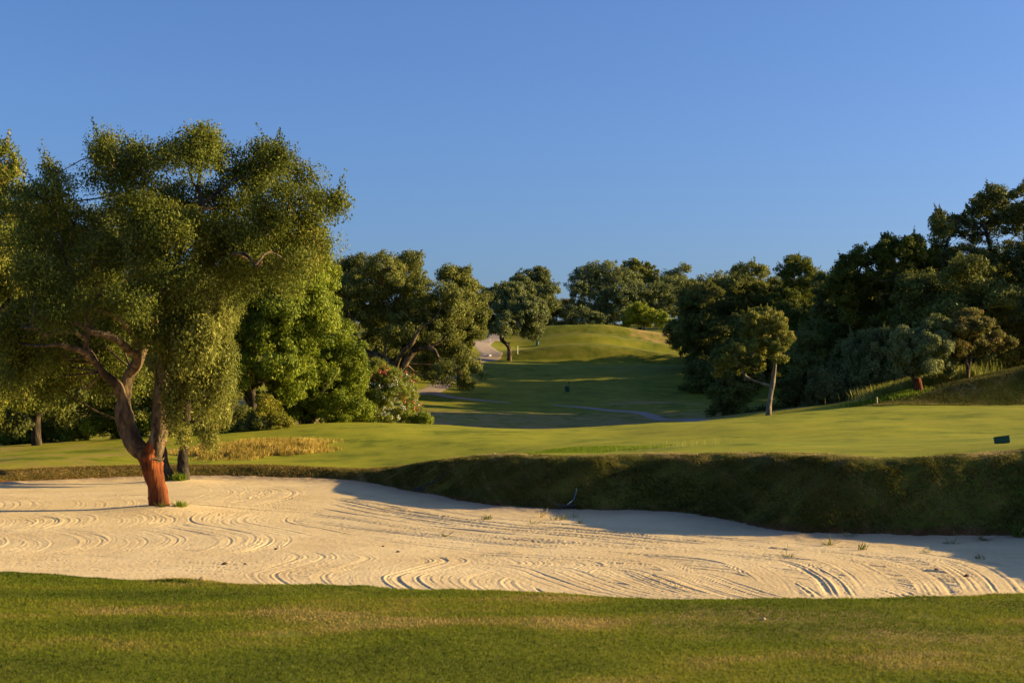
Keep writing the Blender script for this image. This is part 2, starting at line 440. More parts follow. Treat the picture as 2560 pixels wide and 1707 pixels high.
# ground
GM, nt, out = new_mat('turf')
tc = N(nt, 'ShaderNodeTexCoord'); oc = tc.outputs['Object']
def att(nt, n): return N(nt, 'ShaderNodeAttribute', attribute_name=n).outputs['Fac']
n_big = noise(nt, oc, 0.10, 3)
n_mid = noise(nt, oc, 0.85, 4, 0.6)
n_fine = noise(nt, oc, 9.0, 5, 0.7)
n_vf = noise(nt, oc, 60.0, 3, 0.7)
n_pat = noise(nt, oc, 0.33, 5, 0.62)
fac = math_(nt, 'ADD', math_(nt, 'MULTIPLY', n_pat, 0.75), math_(nt, 'ADD', math_(nt, 'MULTIPLY', n_mid, 0.55), math_(nt, 'MULTIPLY', n_fine, 0.35)))
fac = math_(nt, 'SUBTRACT', fac, 0.325)
mown = ramp(nt, fac, [(0.34, (0.120, 0.150, 0.006)), (0.45, (0.225, 0.235, 0.011)), (0.56, (0.265, 0.262, 0.014)), (0.70, (0.31, 0.285, 0.018))])
rough_c = ramp(nt, fac, [(0.33, (0.045, 0.055, 0.006)), (0.47, (0.105, 0.118, 0.010)), (0.60, (0.160, 0.150, 0.018)), (0.74, (0.24, 0.17, 0.045))])
c = mixc(nt, att(nt, 'rough'), mown, rough_c)
c = mixc(nt, math_(nt, 'MULTIPLY', math_(nt, 'SUBTRACT', n_big, 0.42, True), 2.5, True), c, mixc(nt, 0.5, c, (0.27, 0.235, 0.016)))
dryc = ramp(nt, n_fine, [(0.3, (0.22, 0.14, 0.045)), (0.7, (0.40, 0.27, 0.10))])
dm = math_(nt, 'MULTIPLY', math_(nt, 'SUBTRACT', math_(nt, 'ADD', att(nt, 'dry'), math_(nt, 'MULTIPLY', math_(nt, 'SUBTRACT', n_mid, 0.5), 1.6)), 0.35, True), 2.2, True)
c = mixc(nt, dm, c, dryc)
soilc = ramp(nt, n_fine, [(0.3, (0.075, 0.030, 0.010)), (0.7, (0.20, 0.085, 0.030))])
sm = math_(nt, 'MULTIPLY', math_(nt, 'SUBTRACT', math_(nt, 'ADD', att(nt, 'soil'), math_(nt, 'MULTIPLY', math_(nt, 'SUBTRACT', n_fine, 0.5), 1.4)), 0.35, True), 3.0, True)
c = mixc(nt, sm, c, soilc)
lush = mixc(nt, n_fine, (0.13, 0.18, 0.008), (0.20, 0.25, 0.014))
c = mixc(nt, att(nt, 'lush'), c, lush)
d = N(nt, 'ShaderNodeBsdfPrincipled', Roughness=0.9); d.inputs['Specular IOR Level'].default_value = 0.1
nt.links.new(c, d.inputs['Base Color'])
hh = math_(nt, 'ADD', n_fine, math_(nt, 'MULTIPLY', n_vf, 0.4))
bn = nt.nodes.new('ShaderNodeBump'); bn.inputs['Distance'].default_value = 0.035
nt.links.new(hh, bn.inputs['Height'])
nt.links.new(math_(nt, 'ADD', math_(nt, 'MULTIPLY', att(nt, 'rough'), 0.55), 0.22), bn.inputs['Strength'])
nt.links.new(bn.outputs[0], d.inputs['Normal'])
nt.links.new(d.outputs[0], out.inputs[0])

# sand
SM, nt, out = new_mat('bunker_sand')
tc = N(nt, 'ShaderNodeTexCoord'); oc = tc.outputs['Object']
n1 = noise(nt, oc, 0.6, 4, 0.6); n2 = noise(nt, oc, 14, 5, 0.7); n3 = noise(nt, oc, 90, 3, 0.7)
c = ramp(nt, n1, [(0.3, (0.60, 0.445, 0.235)), (0.55, (0.69, 0.53, 0.29)), (0.75, (0.74, 0.58, 0.33))])
c = mixc(nt, math_(nt, 'MULTIPLY', math_(nt, 'SUBTRACT', n2, 0.52, True), 2.0, True), c, (0.36, 0.26, 0.16))
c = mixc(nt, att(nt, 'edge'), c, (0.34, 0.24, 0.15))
vo = N(nt, 'ShaderNodeTexVoronoi', Scale=7.0); nt.links.new(oc, vo.inputs['Vector'])
speck = math_(nt, 'MULTIPLY', math_(nt, 'LESS_THAN', vo.outputs['Distance'], 0.075), math_(nt, 'GREATER_THAN', noise(nt, oc, 1.3, 3), 0.5))
c = mixc(nt, speck, c, (0.13, 0.08, 0.04))
d = N(nt, 'ShaderNodeBsdfPrincipled', Roughness=0.95); d.inputs['Specular IOR Level'].default_value = 0.05
nt.links.new(c, d.inputs['Base Color'])
nt.links.new(bump(nt, math_(nt, 'ADD', n3, math_(nt, 'MULTIPLY', n2, 1.2)), 0.45, 0.012), d.inputs['Normal'])
nt.links.new(d.outputs[0], out.inputs[0])

PATHM = solid_mat('path_gravel', (0.27, 0.205, 0.15), 0.9, 0.12, 3)

# ------------------------------------------------------------------ ground sheet
def px_of(x, y, z):
    yy = np.maximum(y, 0.5)
    return U0 + F * x / yy, V0 - F * (z - CZ) / yy
def blob(x, y, cx, cy, rx, ry):
    return np.exp(-(((x - cx) / rx) ** 2 + ((y - cy) / ry) ** 2))
def make_ground():
    t = np.concatenate([-np.geomspace(4.0, 0.47, 50), np.linspace(-0.46, 0.46, 720), np.geomspace(0.47, 4.0, 50)])
    q = np.concatenate([np.linspace(-14, 5, 24), np.geomspace(5.1, 60, 620), np.geomspace(60.4, 250, 280), np.geomspace(252, 3000, 60)])
    X = t[None, :] * np.maximum(q[:, None] + 0, 6) ; Y = np.repeat(q[:, None], len(t), 1)
    Z = ground(X, Y)
    nr, ncs = X.shape
    i = np.arange(nr - 1)[:, None] * ncs; j = np.arange(ncs - 1)[None]
    Fc = np.stack([i + j, i + j + 1, i + ncs + j + 1, i + ncs + j], -1).reshape(-1, 4)
    x, y, z = X.ravel(), Y.ravel(), Z.ravel()
    sd = np.full(x.shape, 50.0); w = np.ones(x.shape)
    m = np.hypot(x, y - 30) < 60
    sd[m], w[m] = poly_sd(x[m], y[m])
    rough = np.zeros(x.shape)
    rough = np.maximum(rough, smooth((14.5 - y) / 1) * 0.8)              # near rough
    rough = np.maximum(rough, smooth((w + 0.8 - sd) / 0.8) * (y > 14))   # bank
    rough = np.maximum(rough, smooth((y - 86) / 5) * 0.6)
    rough = np.maximum(rough, 0.9 * (np.abs(x - 8) < 14) * np.maximum(smooth((y - 147.5) / 1) * smooth((153 - y) / 1.5), smooth((y - 166.5) / 1) * smooth((177 - y) / 1.5)))  # rougher tee faces, their slope shading put into the darker colour
    u, v = px_of(x, y, z)
    dry = 0.55 * blob(x, y, 1.5, 10.3, 1.2, 0.35) + 0.5 * blob(x, y, 2.6, 9.4, 1.6, 0.35) + 0.35 * blob(x, y, 0.3, 10.0, 1.3, 0.5) + 0.35 * blob(x, y, -1.5, 9.2, 0.8, 0.3)
    dry += 0.30 * (y < 14) * (x > 1) * smooth((x + 1) / 4)
    # top edge of the bank is scorched, the far left lawn is brownish
    dry += 0.55 * np.exp(-((sd - w - 0.1) / 0.5) ** 2) * (y > 22)
    dry += 0.42 * smooth((700 - u) / 500) * (y > 44) * (y < 70)
    dry += 0.5 * blob(x, y, -9.8, 54, 3.2, 2.4)
    dry += 0.62 * smooth((y - 84) / 5) * smooth((110 - y) / 8) + 0.75 * blob(x, y, 11, 112, 5, 3.2) + 0.8 * blob(x, y, 18, 178, 6, 5) + 0.45 * blob(x, y, -4, 146, 4, 12) + 0.4 * blob(x, y, 1, 170, 3, 6)
    dry += 0.35 * smooth((x - 26) / 4) * (y > 74) * (y < 84)
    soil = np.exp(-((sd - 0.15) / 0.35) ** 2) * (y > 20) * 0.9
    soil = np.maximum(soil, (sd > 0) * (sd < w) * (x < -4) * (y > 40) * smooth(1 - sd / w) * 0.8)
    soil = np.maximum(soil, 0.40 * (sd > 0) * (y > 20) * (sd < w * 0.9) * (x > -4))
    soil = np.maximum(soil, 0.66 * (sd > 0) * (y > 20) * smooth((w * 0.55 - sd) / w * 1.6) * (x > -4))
    lush = blob(x, y, 1.4, 44, 3.6, 3.8) * 0.6 * (sd > w + .6) + 0.5 * blob(x, y, 12, 40, 8, 2.2)
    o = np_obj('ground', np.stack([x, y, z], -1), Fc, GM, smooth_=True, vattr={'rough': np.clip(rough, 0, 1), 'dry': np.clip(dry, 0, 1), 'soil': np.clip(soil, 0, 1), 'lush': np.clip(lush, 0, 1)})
    tag(o, kind='structure')
make_ground()

# ------------------------------------------------------------------ raked sand
HX0, HX1, HY0, HY1, HS = -20.0, 15.0, 15.5, 50.0, 0.025
HW, HH = int((HX1 - HX0) / HS), int((HY1 - HY0) / HS)
HM = np.zeros((HH, HW), np.float32)
def stroke(pts_px, width=0.62, tines=8, amp=0.016, seed=0):
    r = rng_of(seed + 1000)
    amp = amp * r.uniform(0.4, 1.2); width = width * r.uniform(.85, 1.15); ju, jv = r.normal(0, 7), r.normal(0, 3.5)
    pts_px = [(u + ju, v + jv) for u, v in pts_px]
    P = np.array([sand_px(u, v) for u, v in pts_px])
    L = np.hypot(*np.diff(P, axis=0).T).sum()
    n = max(20, int(L / 0.011))
    C = catmull(np.hstack([P, np.zeros((len(P), 1))]), n)[:, :2]
    T = np.gradient(C, axis=0); T /= np.maximum(np.hypot(T[:, 0], T[:, 1])[:, None], 1e-9)
    Nn = np.stack([-T[:, 1], T[:, 0]], -1)
    a = np.linspace(-0.5, 0.5, int(width / 0.011))
    s = np.linspace(0, L, n)
    ph = r.random() * 6
    wob = 0.15 * np.sin(s * 1.7 + ph)
    tine_a = 1.7 * r.random(tines + 2) ** 1.3 + 0.05
    tpos = (a + 0.05 * np.sin(a * 9 + ph) + 0.03 * np.sin(a * 23 + ph * 2))[None] * tines + tines / 2 + 0.5 + wob[:, None] * 0.4
    tine = np.floor(tpos).astype(int)
    am = tine_a[np.clip(tine, 0, tines + 1)]
    prof = -np.exp(-(((tpos % 1) - 0.5) / 0.16) ** 2) + 0.75 * np.exp(-(((tpos % 1) - 0.86) / 0.15) ** 2)
    mod = 0.55 + 0.9 * (fbm(s[:, None] * 0.7 + seed * 1.3, a[None] * 2.0 + seed, 2) + 0.35)
    h = amp * am * prof * np.clip(mod, 0.1, 1.6)
    ridge = 0.012 * np.exp(-((np.abs(a) - 0.49) / 0.05) ** 2)[None] * (0.4 + 0.8 * (vnoise(s * 0.6, s * 0 + seed) + 0.5))[:, None]
    h = h + ridge
    fade = smooth(np.minimum(s, L - s) / 0.9 * np.ones(n))[:, None] * (0.55 + 0.45 * smooth(vnoise(s * 0.5 + seed, s * 0 + seed * .7) * 2 + 1))[:, None]
    X = C[:, 0:1] + Nn[:, 0:1] * a[None] * width; Y = C[:, 1:2] + Nn[:, 1:2] * a[None] * width
    xi = ((X - HX0) / HS).astype(int); yi = ((Y - HY0) / HS).astype(int)
    ok = (xi >= 0) & (xi < HW) & (yi >= 0) & (yi < HH)
    old = HM[np.clip(yi, 0, HH - 1), np.clip(xi, 0, HW - 1)]
    e = np.clip((0.5 - np.abs(a)) / 0.06, 0, 1)[None] * fade
    new = old * (1 - e) + h * e
    HM[yi[ok], xi[ok]] = new[ok]
R = rng_of(77)
def lerp_curves(A, B, n, jit, **kw):
    A = np.array(A, float); B = np.array(B, float)
    ks = np.linspace(0, 1, n); R.shuffle(ks)
    for k in ks:
        P = A * (1 - k) + B * k + R.normal(0, 1, A.shape) * np.array([jit * 2, jit * 0.25])
        stroke([tuple(p) for p in P], seed=int(R.integers(1e6)), **kw)
# long sweeping base passes
lerp_curves([(-250, 1225), (150, 1232), (500, 1240), (900, 1262), (1300, 1300)], [(-250, 1320), (150, 1315), (500, 1330), (900, 1345), (1300, 1372)], 14, 4, amp=.020)
lerp_curves([(-250, 1330), (150, 1350), (500, 1375), (900, 1390), (1300, 1400)], [(-250, 1440), (150, 1450), (500, 1440), (900, 1460), (1300, 1470)], 10, 4, amp=0.010)
lerp_curves([(850, 1215), (1150, 1275), (1500, 1310), (1900, 1345), (2300, 1372), (2700, 1380)], [(700, 1330), (1100, 1370), (1500, 1405), (1900, 1440), (2200, 1480), (2300, 1530)], 20, 5, amp=.024, tines=7)
lerp_curves([(1150, 1380), (1450, 1398), (1750, 1418), (1950, 1450), (2060, 1530)], [(950, 1412), (1150, 1425), (1400, 1450), (1600, 1480), (1700, 1540)], 9, 4, amp=.026, tines=6)
# sweeps at the right that turn down towards the camera
for k in range(9):
    u = 1650 + k * 105 + R.normal(0, 34)
    stroke([(u - 420, 1362 + R.normal(0, 4)), (u - 150, 1378), (u + 40, 1402), (u + 130, 1440), (u + 180, 1500)], seed=k + 50, amp=0.012)
# S shaped pulls at the front
for k in range(13):
    u = 660 + k * 62 + R.normal(0, 38)
    stroke([(u + 30, 1376 + k * 1.4), (u + 75, 1392 + k * 1.4), (u + 20, 1412 + k * 1.5), (u - 45, 1432 + k * 1.5), (u - 10, 1460 + k * 1.5), (u + 80, 1490 + k * 1.5)], seed=k + 100, amp=0.011)
for k in range(7):
    u = 1180 + k * 95
    stroke([(u - 60, 1405 + k * 3), (u + 40, 1416 + k * 3), (u + 110, 1440 + k * 3), (u + 230, 1475 + k * 3), (u + 420, 1505)], seed=k + 140, amp=0.021)
# rows of arcs at the left
for k in range(15):
    u = -60 + k * 52 + R.normal(0, 18)
    stroke([(u - 70, 1322 + R.normal(0, 2)), (u + 20, 1332), (u + 62, 1350), (u + 35, 1372), (u - 60, 1392)], seed=k + 200, amp=0.011, tines=9)
for k in range(9):
    u = 360 + k * 44 + R.normal(0, 5)
    stroke([(u + 40, 1280), (u + 5, 1292), (u + 10, 1306), (u + 90, 1322), (u + 190, 1345)], seed=k + 230, amp=0.014, tines=9)
for k in range(7):
    u = 500 + k * 34
    stroke([(u - 40, 1212), (u + 20, 1220), (u + 40, 1232), (u + 5, 1248), (u - 60, 1262)], seed=k + 260, amp=0.013, tines=9)
for k in range(9):
    u = -40 + k * 46
    stroke([(u - 60, 1240), (u + 10, 1250), (u + 20, 1264), (u - 10, 1280)], seed=k + 290, amp=0.010, tines=9)
for k in range(9):
    u = 20 + k * 50
    stroke([(u - 30, 1288), (u + 18, 1297), (u + 12, 1310), (u - 40, 1324)], seed=k + 330, amp=0.010, tines=9)
HM += (0.0018 * rng_of(3).standard_normal(HM.shape)).astype(np.float32)
def make_sand():
    t = np.linspace(-0.40, 0.40, 1150)
    y = np.geomspace(16.0, 49.5, 860)
    X = t[None] * y[:, None]; Y = np.repeat(y[:, None], len(t), 1)
    sd, w = poly_sd(X, Y)
    Z = sand_base(X, Y, sd)
    fx = (X - HX0) / HS; fy = (Y - HY0) / HS
    xi = np.clip(fx.astype(int), 0, HW - 2); yi = np.clip(fy.astype(int), 0, HH - 2)
    ax = np.clip(fx - xi, 0, 1); ay = np.clip(fy - yi, 0, 1)
    h = (HM[yi, xi] * (1 - ax) + HM[yi, xi + 1] * ax) * (1 - ay) + (HM[yi + 1, xi] * (1 - ax) + HM[yi + 1, xi + 1] * ax) * ay
    # footprints and lumps where the rake did not reach
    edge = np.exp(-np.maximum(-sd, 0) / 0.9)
    calm = smooth((-sd - 0.3) / 0.9)
    Z = Z + h * calm + 0.03 * fbm(X * 2.2, Y * 2.2, 2) * (0.2 + 0.8 * edge) + 0.009 * fbm(X * 9, Y * 9, 2) * (0.15 + edge)
    # thinly rippled strip near the left tree rows
    Z = np.where(sd > 0.9, Z - 0.4, Z)
    nr, ncs = X.shape
    i = np.arange(nr - 1)[:, None] * ncs; j = np.arange(ncs - 1)[None]
    Fc = np.stack([i + j, i + j + 1, i + ncs + j + 1, i + ncs + j], -1).reshape(-1, 4)
    keep = (sd.ravel()[Fc] < 1.0).all(1)
    Fc = Fc[keep]
    used, inv = np.unique(Fc, return_inverse=True)
    V = np.stack([X.ravel(), Y.ravel(), Z.ravel()], -1)[used]
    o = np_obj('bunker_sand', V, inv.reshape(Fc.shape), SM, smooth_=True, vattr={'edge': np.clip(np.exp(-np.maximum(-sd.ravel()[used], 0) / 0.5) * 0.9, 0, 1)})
    tag(o, kind='structure')
make_sand()

# ------------------------------------------------------------------ path ribbons
def make_path(name, pts, width, lift=0.03):
    """pts: (u, v, dmin) picks on the ground"""
    P = np.array([hit(*p) for p in pts])[:, :2]
    P = catmull(np.hstack([P, np.zeros((len(P), 1))]), 140)[:, :2]
    T = np.gradient(P, axis=0); T /= np.hypot(T[:, 0], T[:, 1])[:, None]
    Nn = np.stack([-T[:, 1], T[:, 0]], -1)
    a = np.linspace(-0.5, 0.5, 9)
    wv = width if np.ndim(width) == 0 else np.interp(np.linspace(0, 1, 140), np.linspace(0, 1, len(width)), width)
    wv = np.ones(140) * wv
    X = P[:, 0:1] + Nn[:, 0:1] * a * wv[:, None]; Y = P[:, 1:2] + Nn[:, 1:2] * a * wv[:, None]
    Z = ground(X, Y) + lift
    Z[:, 0] -= lift * 3; Z[:, -1] -= lift * 3
    n, k = X.shape
    i = np.arange(n - 1)[:, None] * k; j = np.arange(k - 1)[None]
    Fc = np.stack([i + j, i + j + 1, i + k + j + 1, i + k + j], -1).reshape(-1, 4)
    o = np_obj(name, np.stack([X, Y, Z], -1).reshape(-1, 3), Fc, PATHM, smooth_=True)
    tag(o, kind='structure')
make_path('path', [(1320, 790, 186), (1290, 815, 176), (1240, 835, 160), (1200, 858, 150), (1230, 884, 142), (1180, 905, 138), (1120, 935, 120), (1105, 960, 112), (1060, 982, 108), (980, 985, 108)], [1.5, 1.5, 2.0, 2.8, 2.8, 2.4, 2.2, 2.2, 2.2, 2.2])
make_path('path', [(1075, 980, 108), (1120, 992, 108), (1200, 1002, 108), (1275, 1008, 105)], [2.0, 1.3, 0.8, 0.3])
make_path('path', [(1385, 1013, 100), (1450, 1019, 98), (1530, 1027, 96), (1620, 1038, 92), (1740, 1052, 86), (1800, 1058, 84)], [0.3, 0.7, 1.0, 1.3, 1.6, 1.6])

# ------------------------------------------------------------------ foliage
def leaf_quads(p, axis, nrm, ln, wd):
    s = unit(np.cross(axis, nrm))
    a = axis * ln[:, None] * 0.5; b = s * wd[:, None] * 0.5
    V = np.stack([p - a, p + b - a * 0.1, p + a, p - b - a * 0.1], 1).reshape(-1, 3)
    return V, np.arange(len(p) * 4).reshape(-1, 4)

def crown_mesh(lobes, n, cs, ll, r, droop=0.0, sprigs=0, down=0.6, tone_shift=0.0, aspect=0.5, kk=7.5):
    kf = kk
    """lobes: centre (L,3), radius (L,3). Leaves sit in clumps spread through and over the lobes."""
    C, Rr = lobes
    area = (Rr.mean(1)) ** 2
    kk = np.maximum(7, (kf * area / cs ** 2).astype(int))
    li = np.repeat(np.arange(len(C)), kk)
    d = unit(r.normal(size=(len(li), 3)))
    flip = (d[:, 2] < 0) & (r.random(len(li)) > down)
    d[flip, 2] *= -1
    rad = 0.45 + 0.58 * r.random(len(li)) ** 0.55
    outer = r.random(len(li)) < (0.25 if kf < 7 else 0.06)
    rad = np.where(outer, 1.0 + 0.28 * r.random(len(li)), rad)
    cc = C[li] + d * Rr[li] * rad[:, None]
    size = cs * (0.55 + 0.9 * r.random(len(li)) ** 1.3) * np.where(outer, 0.62, 1.0)
    tone_c = r.random(len(li)) * 0.55 + 0.45 * r.random(len(C))[li]
    out = d
    if sprigs:
        # slim shoots standing out of the upper outline
        k = r.integers(0, len(C), sprigs)
        sd_ = unit(r.normal(size=(sprigs, 3)) + np.array([0, 0, 0.9]))
        base = C[k] + sd_ * Rr[k] * 0.86
        m = 7
        ln_ = cs * (0.7 + 1.5 * r.random(sprigs) ** 1.5)
        up = unit(sd_ + np.array([0, 0, 0.8]))
        tt = np.linspace(0, 1, m)
        sp = (base[:, None] + up[:, None] * (ln_[:, None] * tt[None])[..., None]).reshape(-1, 3)
        ssz = (np.ones((sprigs, 1)) * (cs * (0.42 - 0.30 * tt))[None]).ravel()
        cc = np.vstack([cc, sp]); size = np.concatenate([size, ssz]); out = np.vstack([out, np.repeat(up, m, 0)])
        tone_c = np.concatenate([tone_c, np.repeat(r.random(sprigs), m)])
    w = size ** 1.9; w /= w.sum()
    ci = r.choice(len(cc), n, p=w)
    od = unit(r.normal(size=(n, 3)))
    off = od * (r.random(n) ** 0.5 * size[ci])[:, None]
    off[:, 2] *= 0.75
    p = cc[ci] + off
    if droop:
        p[:, 2] -= droop * r.random(n) ** 2 * (0.5 + size[ci] / cs)
    axis = unit(r.normal(size=(n, 3)) + np.array([0, 0, -1.6 * (droop > 0)]) + out[ci] * 0.4)
    nrm = unit(od * 0.7 + out[ci] * 0.7 + r.normal(size=(n, 3)) * 0.55 + np.array([0, 0, 0.25]))
    ln = ll * (0.6 + 0.8 * r.random(n)); wd = ln * aspect * (0.8 + 0.4 * r.random(n))
    V, Fc = leaf_quads(p, axis, nrm, ln, wd)
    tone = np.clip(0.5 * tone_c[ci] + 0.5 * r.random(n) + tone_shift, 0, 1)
    return V, Fc, tone, cc

def lobes_px(L, d, r, depth_spread=1.0):
    C, Rr = [], []
    for l in L:
        u, v, ru, rv = l[:4]
        dd = l[4] if len(l) > 4 else r.uniform(-1, 1) * depth_spread
        c = W(u, v, d + dd); s = (d + dd) / F
        C.append(c); Rr.append((ru * s, l[5] if len(l) > 5 else 0.5 * (ru + rv) * s, rv * s))
    return np.array(C), np.array(Rr)

NLEAF = [0]
def tree(name, label, cat, d, lobes, trunks, leafm, barkm, n, cs, ll, seed, group=None, base=None, droop=0, sprigs=0, spread=1.0, down=0.6,
         tone_shift=0.0, extra_parts=None, branch_r=0.05, aspect=0.5, twigs=5, cork_top=False, kk=6.0):
    r = rng_of(seed)
    if base is None:
        u, v = trunks[0][0][:2]
        x = (u - U0) / F * d
        base = np.array([x, d, gz(x, d)])
    base = np.asarray(base, float)
    root = empty(name, base, label, cat, group)
    Lw = lobes_px(lobes, d, r, spread)
    n = int(n * (1.0 if cat == 'shrub' or d < 45 else 1.7))
    V, Fc, tone, cc = crown_mesh(Lw, n, cs, ll, r, droop, sprigs, down, tone_shift, aspect, kk)
    np_obj('crown', V, Fc, leafm, root, org=base, fattr={'tone': tone})
    NLEAF[0] += n
    tb = Tubes(); sk = []
    s = d / F
    for k, tr in enumerate(trunks):
        P = []; Rw = []
        for q in tr:
            u, v, rp = q[:3]; dd = q[3] if len(q) > 3 else 0
            P.append(W(u, v, d + dd)); Rw.append(rp * s)
        if cork_top: pass
        elif k == 0 or (tr[0][1] > trunks[0][0][1] - 12 and len(tr[0]) < 5):
            if P[0][2] > base[2] - 0.25: P[0][2] = base[2] - 0.25
        tb.add(P, Rw, sides=14 if k < 3 else 9, rough=0.22, seed=seed + k, steps=6 * len(P))
        sk += list(catmull(np.array(P), 12)[3:])
    sk = np.array(sk)
    # limbs from the drawn skeleton to each lobe, twigs from lobe to clumps
    for i in range(len(Lw[0])):
        c = Lw[0][i]
        dist = np.linalg.norm(sk - c, axis=1) + np.maximum(0, sk[:, 2] - c[2]) * 2
        a = sk[int(np.argmin(dist))]
        L = np.linalg.norm(c - a)
        if L < 0.05: continue
        mid = a * 0.5 + c * 0.5 + r.normal(size=3) * 0.10 * L
        rr = min(branch_r, 0.03 + 0.02 * L, 0.07 * Lw[1][i].mean())
        tb.add([a, mid, c], [rr, rr * 0.75, rr * 0.45], sides=6, steps=7)
        for _ in range(twigs):
            o = c + unit(r.normal(size=3) + np.array([0, 0, .4])) * Lw[1][i] * 0.95
            tb.add([c, (c + o) / 2 + r.normal(size=3) * 0.06 * L, o], [rr * 0.45, rr * 0.3, 0.008 + rr * .08], sides=4, steps=5)
    tb.build('trunk', barkm, root, org=base)
    return root

def auto_lobes(u0, u1, v0, v1, n, seed, size=0.26, flat=1.0):
    """lobes that fill a domed crown box in photo pixels"""
    r = rng_of(seed); L = []
    cu, cv = (u0 + u1) / 2, (v0 + v1) / 2; hu, hv = (u1 - u0) / 2, (v1 - v0) / 2
    k = 0
    while len(L) < n:
        a, b = r.uniform(-1, 1), r.uniform(-1, 1)
        if a * a + b * b > 1: continue
        ru = hu * size * r.uniform(1.1, 1.7); rv = ru * r.uniform(0.7, 1.0) * flat
        lim_u = 1 - ru / hu; lim_v = 1 - min(rv / hv, .8)
        q = (k % 3 == 0)
        m = math.hypot(a, b) + 1e-6
        if q: a, b = a / m, b / m
        L.append((cu + a * hu * lim_u, cv + b * hv * lim_v, ru, rv)); k += 1
    L.append((cu, cv, hu * 0.55, hv * 0.55))
    return L

# --- the two cork oaks standing in the bunker
t1 = (T1[0], T1[1], gz(*T1) + 0.18)
d1 = T1[1]
lob1 = [(140, 490, 42, 60), (185, 560, 70, 60), (270, 430, 46, 52), (262, 385, 22, 30), (345, 425, 52, 50), (420, 400, 46, 46), (480, 385, 50, 46), (512, 358, 20, 26), (508, 335, 11, 16), (655, 378, 13, 18), (698, 385, 11, 18), (270, 358, 15, 20), (140, 436, 24, 30), (338, 375, 18, 18), (838, 502, 20, 12), (60, 490, 28, 34), (560, 400, 42, 40),
        (600, 450, 58, 50), (655, 430, 40, 55), (692, 410, 22, 36), (745, 440, 46, 48), (720, 500, 60, 48), (805, 500, 36, 22), (775, 545, 30, 30), (800, 610, 34, 38), (720, 585, 70, 60),
        (640, 560, 74, 66), (550, 520, 74, 62), (440, 500, 74, 58), (350, 520, 66, 52), (440, 590, 80, 62, -1.5), (540, 610, 80, 66), (650, 660, 78, 62), (740, 670, 56, 50), (580, 700, 66, 50),
        (340, 620, 70, 62), (240, 640, 56, 62), (150, 640, 60, 62), (60, 560, 40, 70), (260, 720, 70, 56), (160, 740, 74, 66), (90, 690, 50, 60), (360, 740, 66, 72, 1.0), (70, 800, 70, 60), (160, 840, 66, 34, 1.5), (100, 880, 80, 40), (300, 850, 50, 50, 1.8),
        (430, 700, 60, 60, -1.6), (330, 940, 34, 26, 1.6), (130, 800, 50, 30, -2.6), (250, 740, 60, 24, -2.4), (40, 850, 60, 50, -1), (130, 910, 60, 34, 1.8), (270, 880, 40, 30, 1.9), (370, 840, 30, 40, -1.2), (330, 760, 44, 30, -2.6), (60, 900, 50, 50, 0), (250, 960, 30, 26, 1.8), (200, 930, 60, 36, 1.8), (110, 950, 60, 36, 2), (290, 800, 56, 50, 1.6), (190, 880, 60, 36, 1.8), (30, 940, 60, 44, 1)]
trunks1 = [
    [(362, 1140, 18), (343, 1114, 22), (322, 1085, 22), (309, 1030, 21), (311, 990, 17), (322, 940, 15), (345, 900, 13), (395, 780, 11), (432, 665, 10), (470, 580, 8), (502, 514, 7), (497, 470, 5), (505, 380, 3)],
    [(384, 1150, 20, -.02, 0), (398, 1090, 21, -.05), (403, 1030, 20, -.1), (402, 970, 17, -.2), (410, 900, 13, -.3), (440, 800, 11, -.2), (480, 700, 9), (555, 640, 7), (640, 600, 5), (720, 520, 4), (790, 505, 2)],
    [(311, 1000, 15, 0, 0), (290, 960, 12, -.2), (262, 935, 9, -.3), (236, 905, 8, -.5), (217, 885, 8, -.6), (216, 850, 7.5, -.6), (224, 810, 6.5, -.6), (206, 760, 6, -.6), (180, 705, 5, -.6)],
    [(322, 940, 12, 0, 0), (344, 896, 9.5, -.6), (318, 872, 9.5, -1.2), (295, 850, 9, -1.6), (262, 836, 8, -1.8), (232, 830, 7, -1.9), (200, 812, 5.5, -2.0), (180, 800, 4, -2)],
    [(236, 905, 7, -.5, 0), (205, 878, 7, -1.3), (175, 870, 6.5, -1.6), (150, 862, 4.5, -1.8), (110, 865, 3, -1.9)],
    [(216, 850, 5.5, -.6, 0), (190, 832, 5.5, -1.3), (150, 828, 4.5, -1.6), (115, 838, 4, -1.9), (95, 822, 4, -2), (60, 820, 3, -2)],
    [(345, 860, 7, -.4, 0), (320, 820, 7, -1.4), (285, 790, 6.5, -1.8), (250, 775, 5.5, -2), (215, 765, 4, -2.0)],
    [(286, 790, 5, -1.8, 0), (305, 768, 4.5, -2), (330, 752, 3.5, -2.2)],
    [(432, 665, 7, 0, 0), (400, 600, 6), (350, 520, 4.5), (300, 450, 3.5), (265, 390, 2)],
    [(502, 514, 5, 0, 0), (560, 470, 4.5), (620, 440, 3.5), (690, 400, 2)],
    [(640, 600, 4, 0, 0), (700, 560, 4), (740, 500, 3.5), (800, 505, 2.5), (835, 500, 1.2)],
    [(555, 640, 5, -.5, 0), (610, 635, 4.5, -2.2), (640, 665, 3, -2.6), (655, 655, 2, -2.7)]]
def hanging(root, L, d, n, cs, ll, seed, mat, droop, name='hanging_foliage'):
    rr_ = rng_of(seed)
    V, Fc, tone, cc = crown_mesh(lobes_px(L, d, rr_, .6), n, cs, ll, rr_, droop, 0, .95, 0, .45)
    org = np.array(root.location)
    o = np_obj(name, V, Fc, mat, root, org=org, fattr={'tone': tone}); NLEAF[0] += n
    o['label'] = 'paler drooping foliage hanging over the limbs'
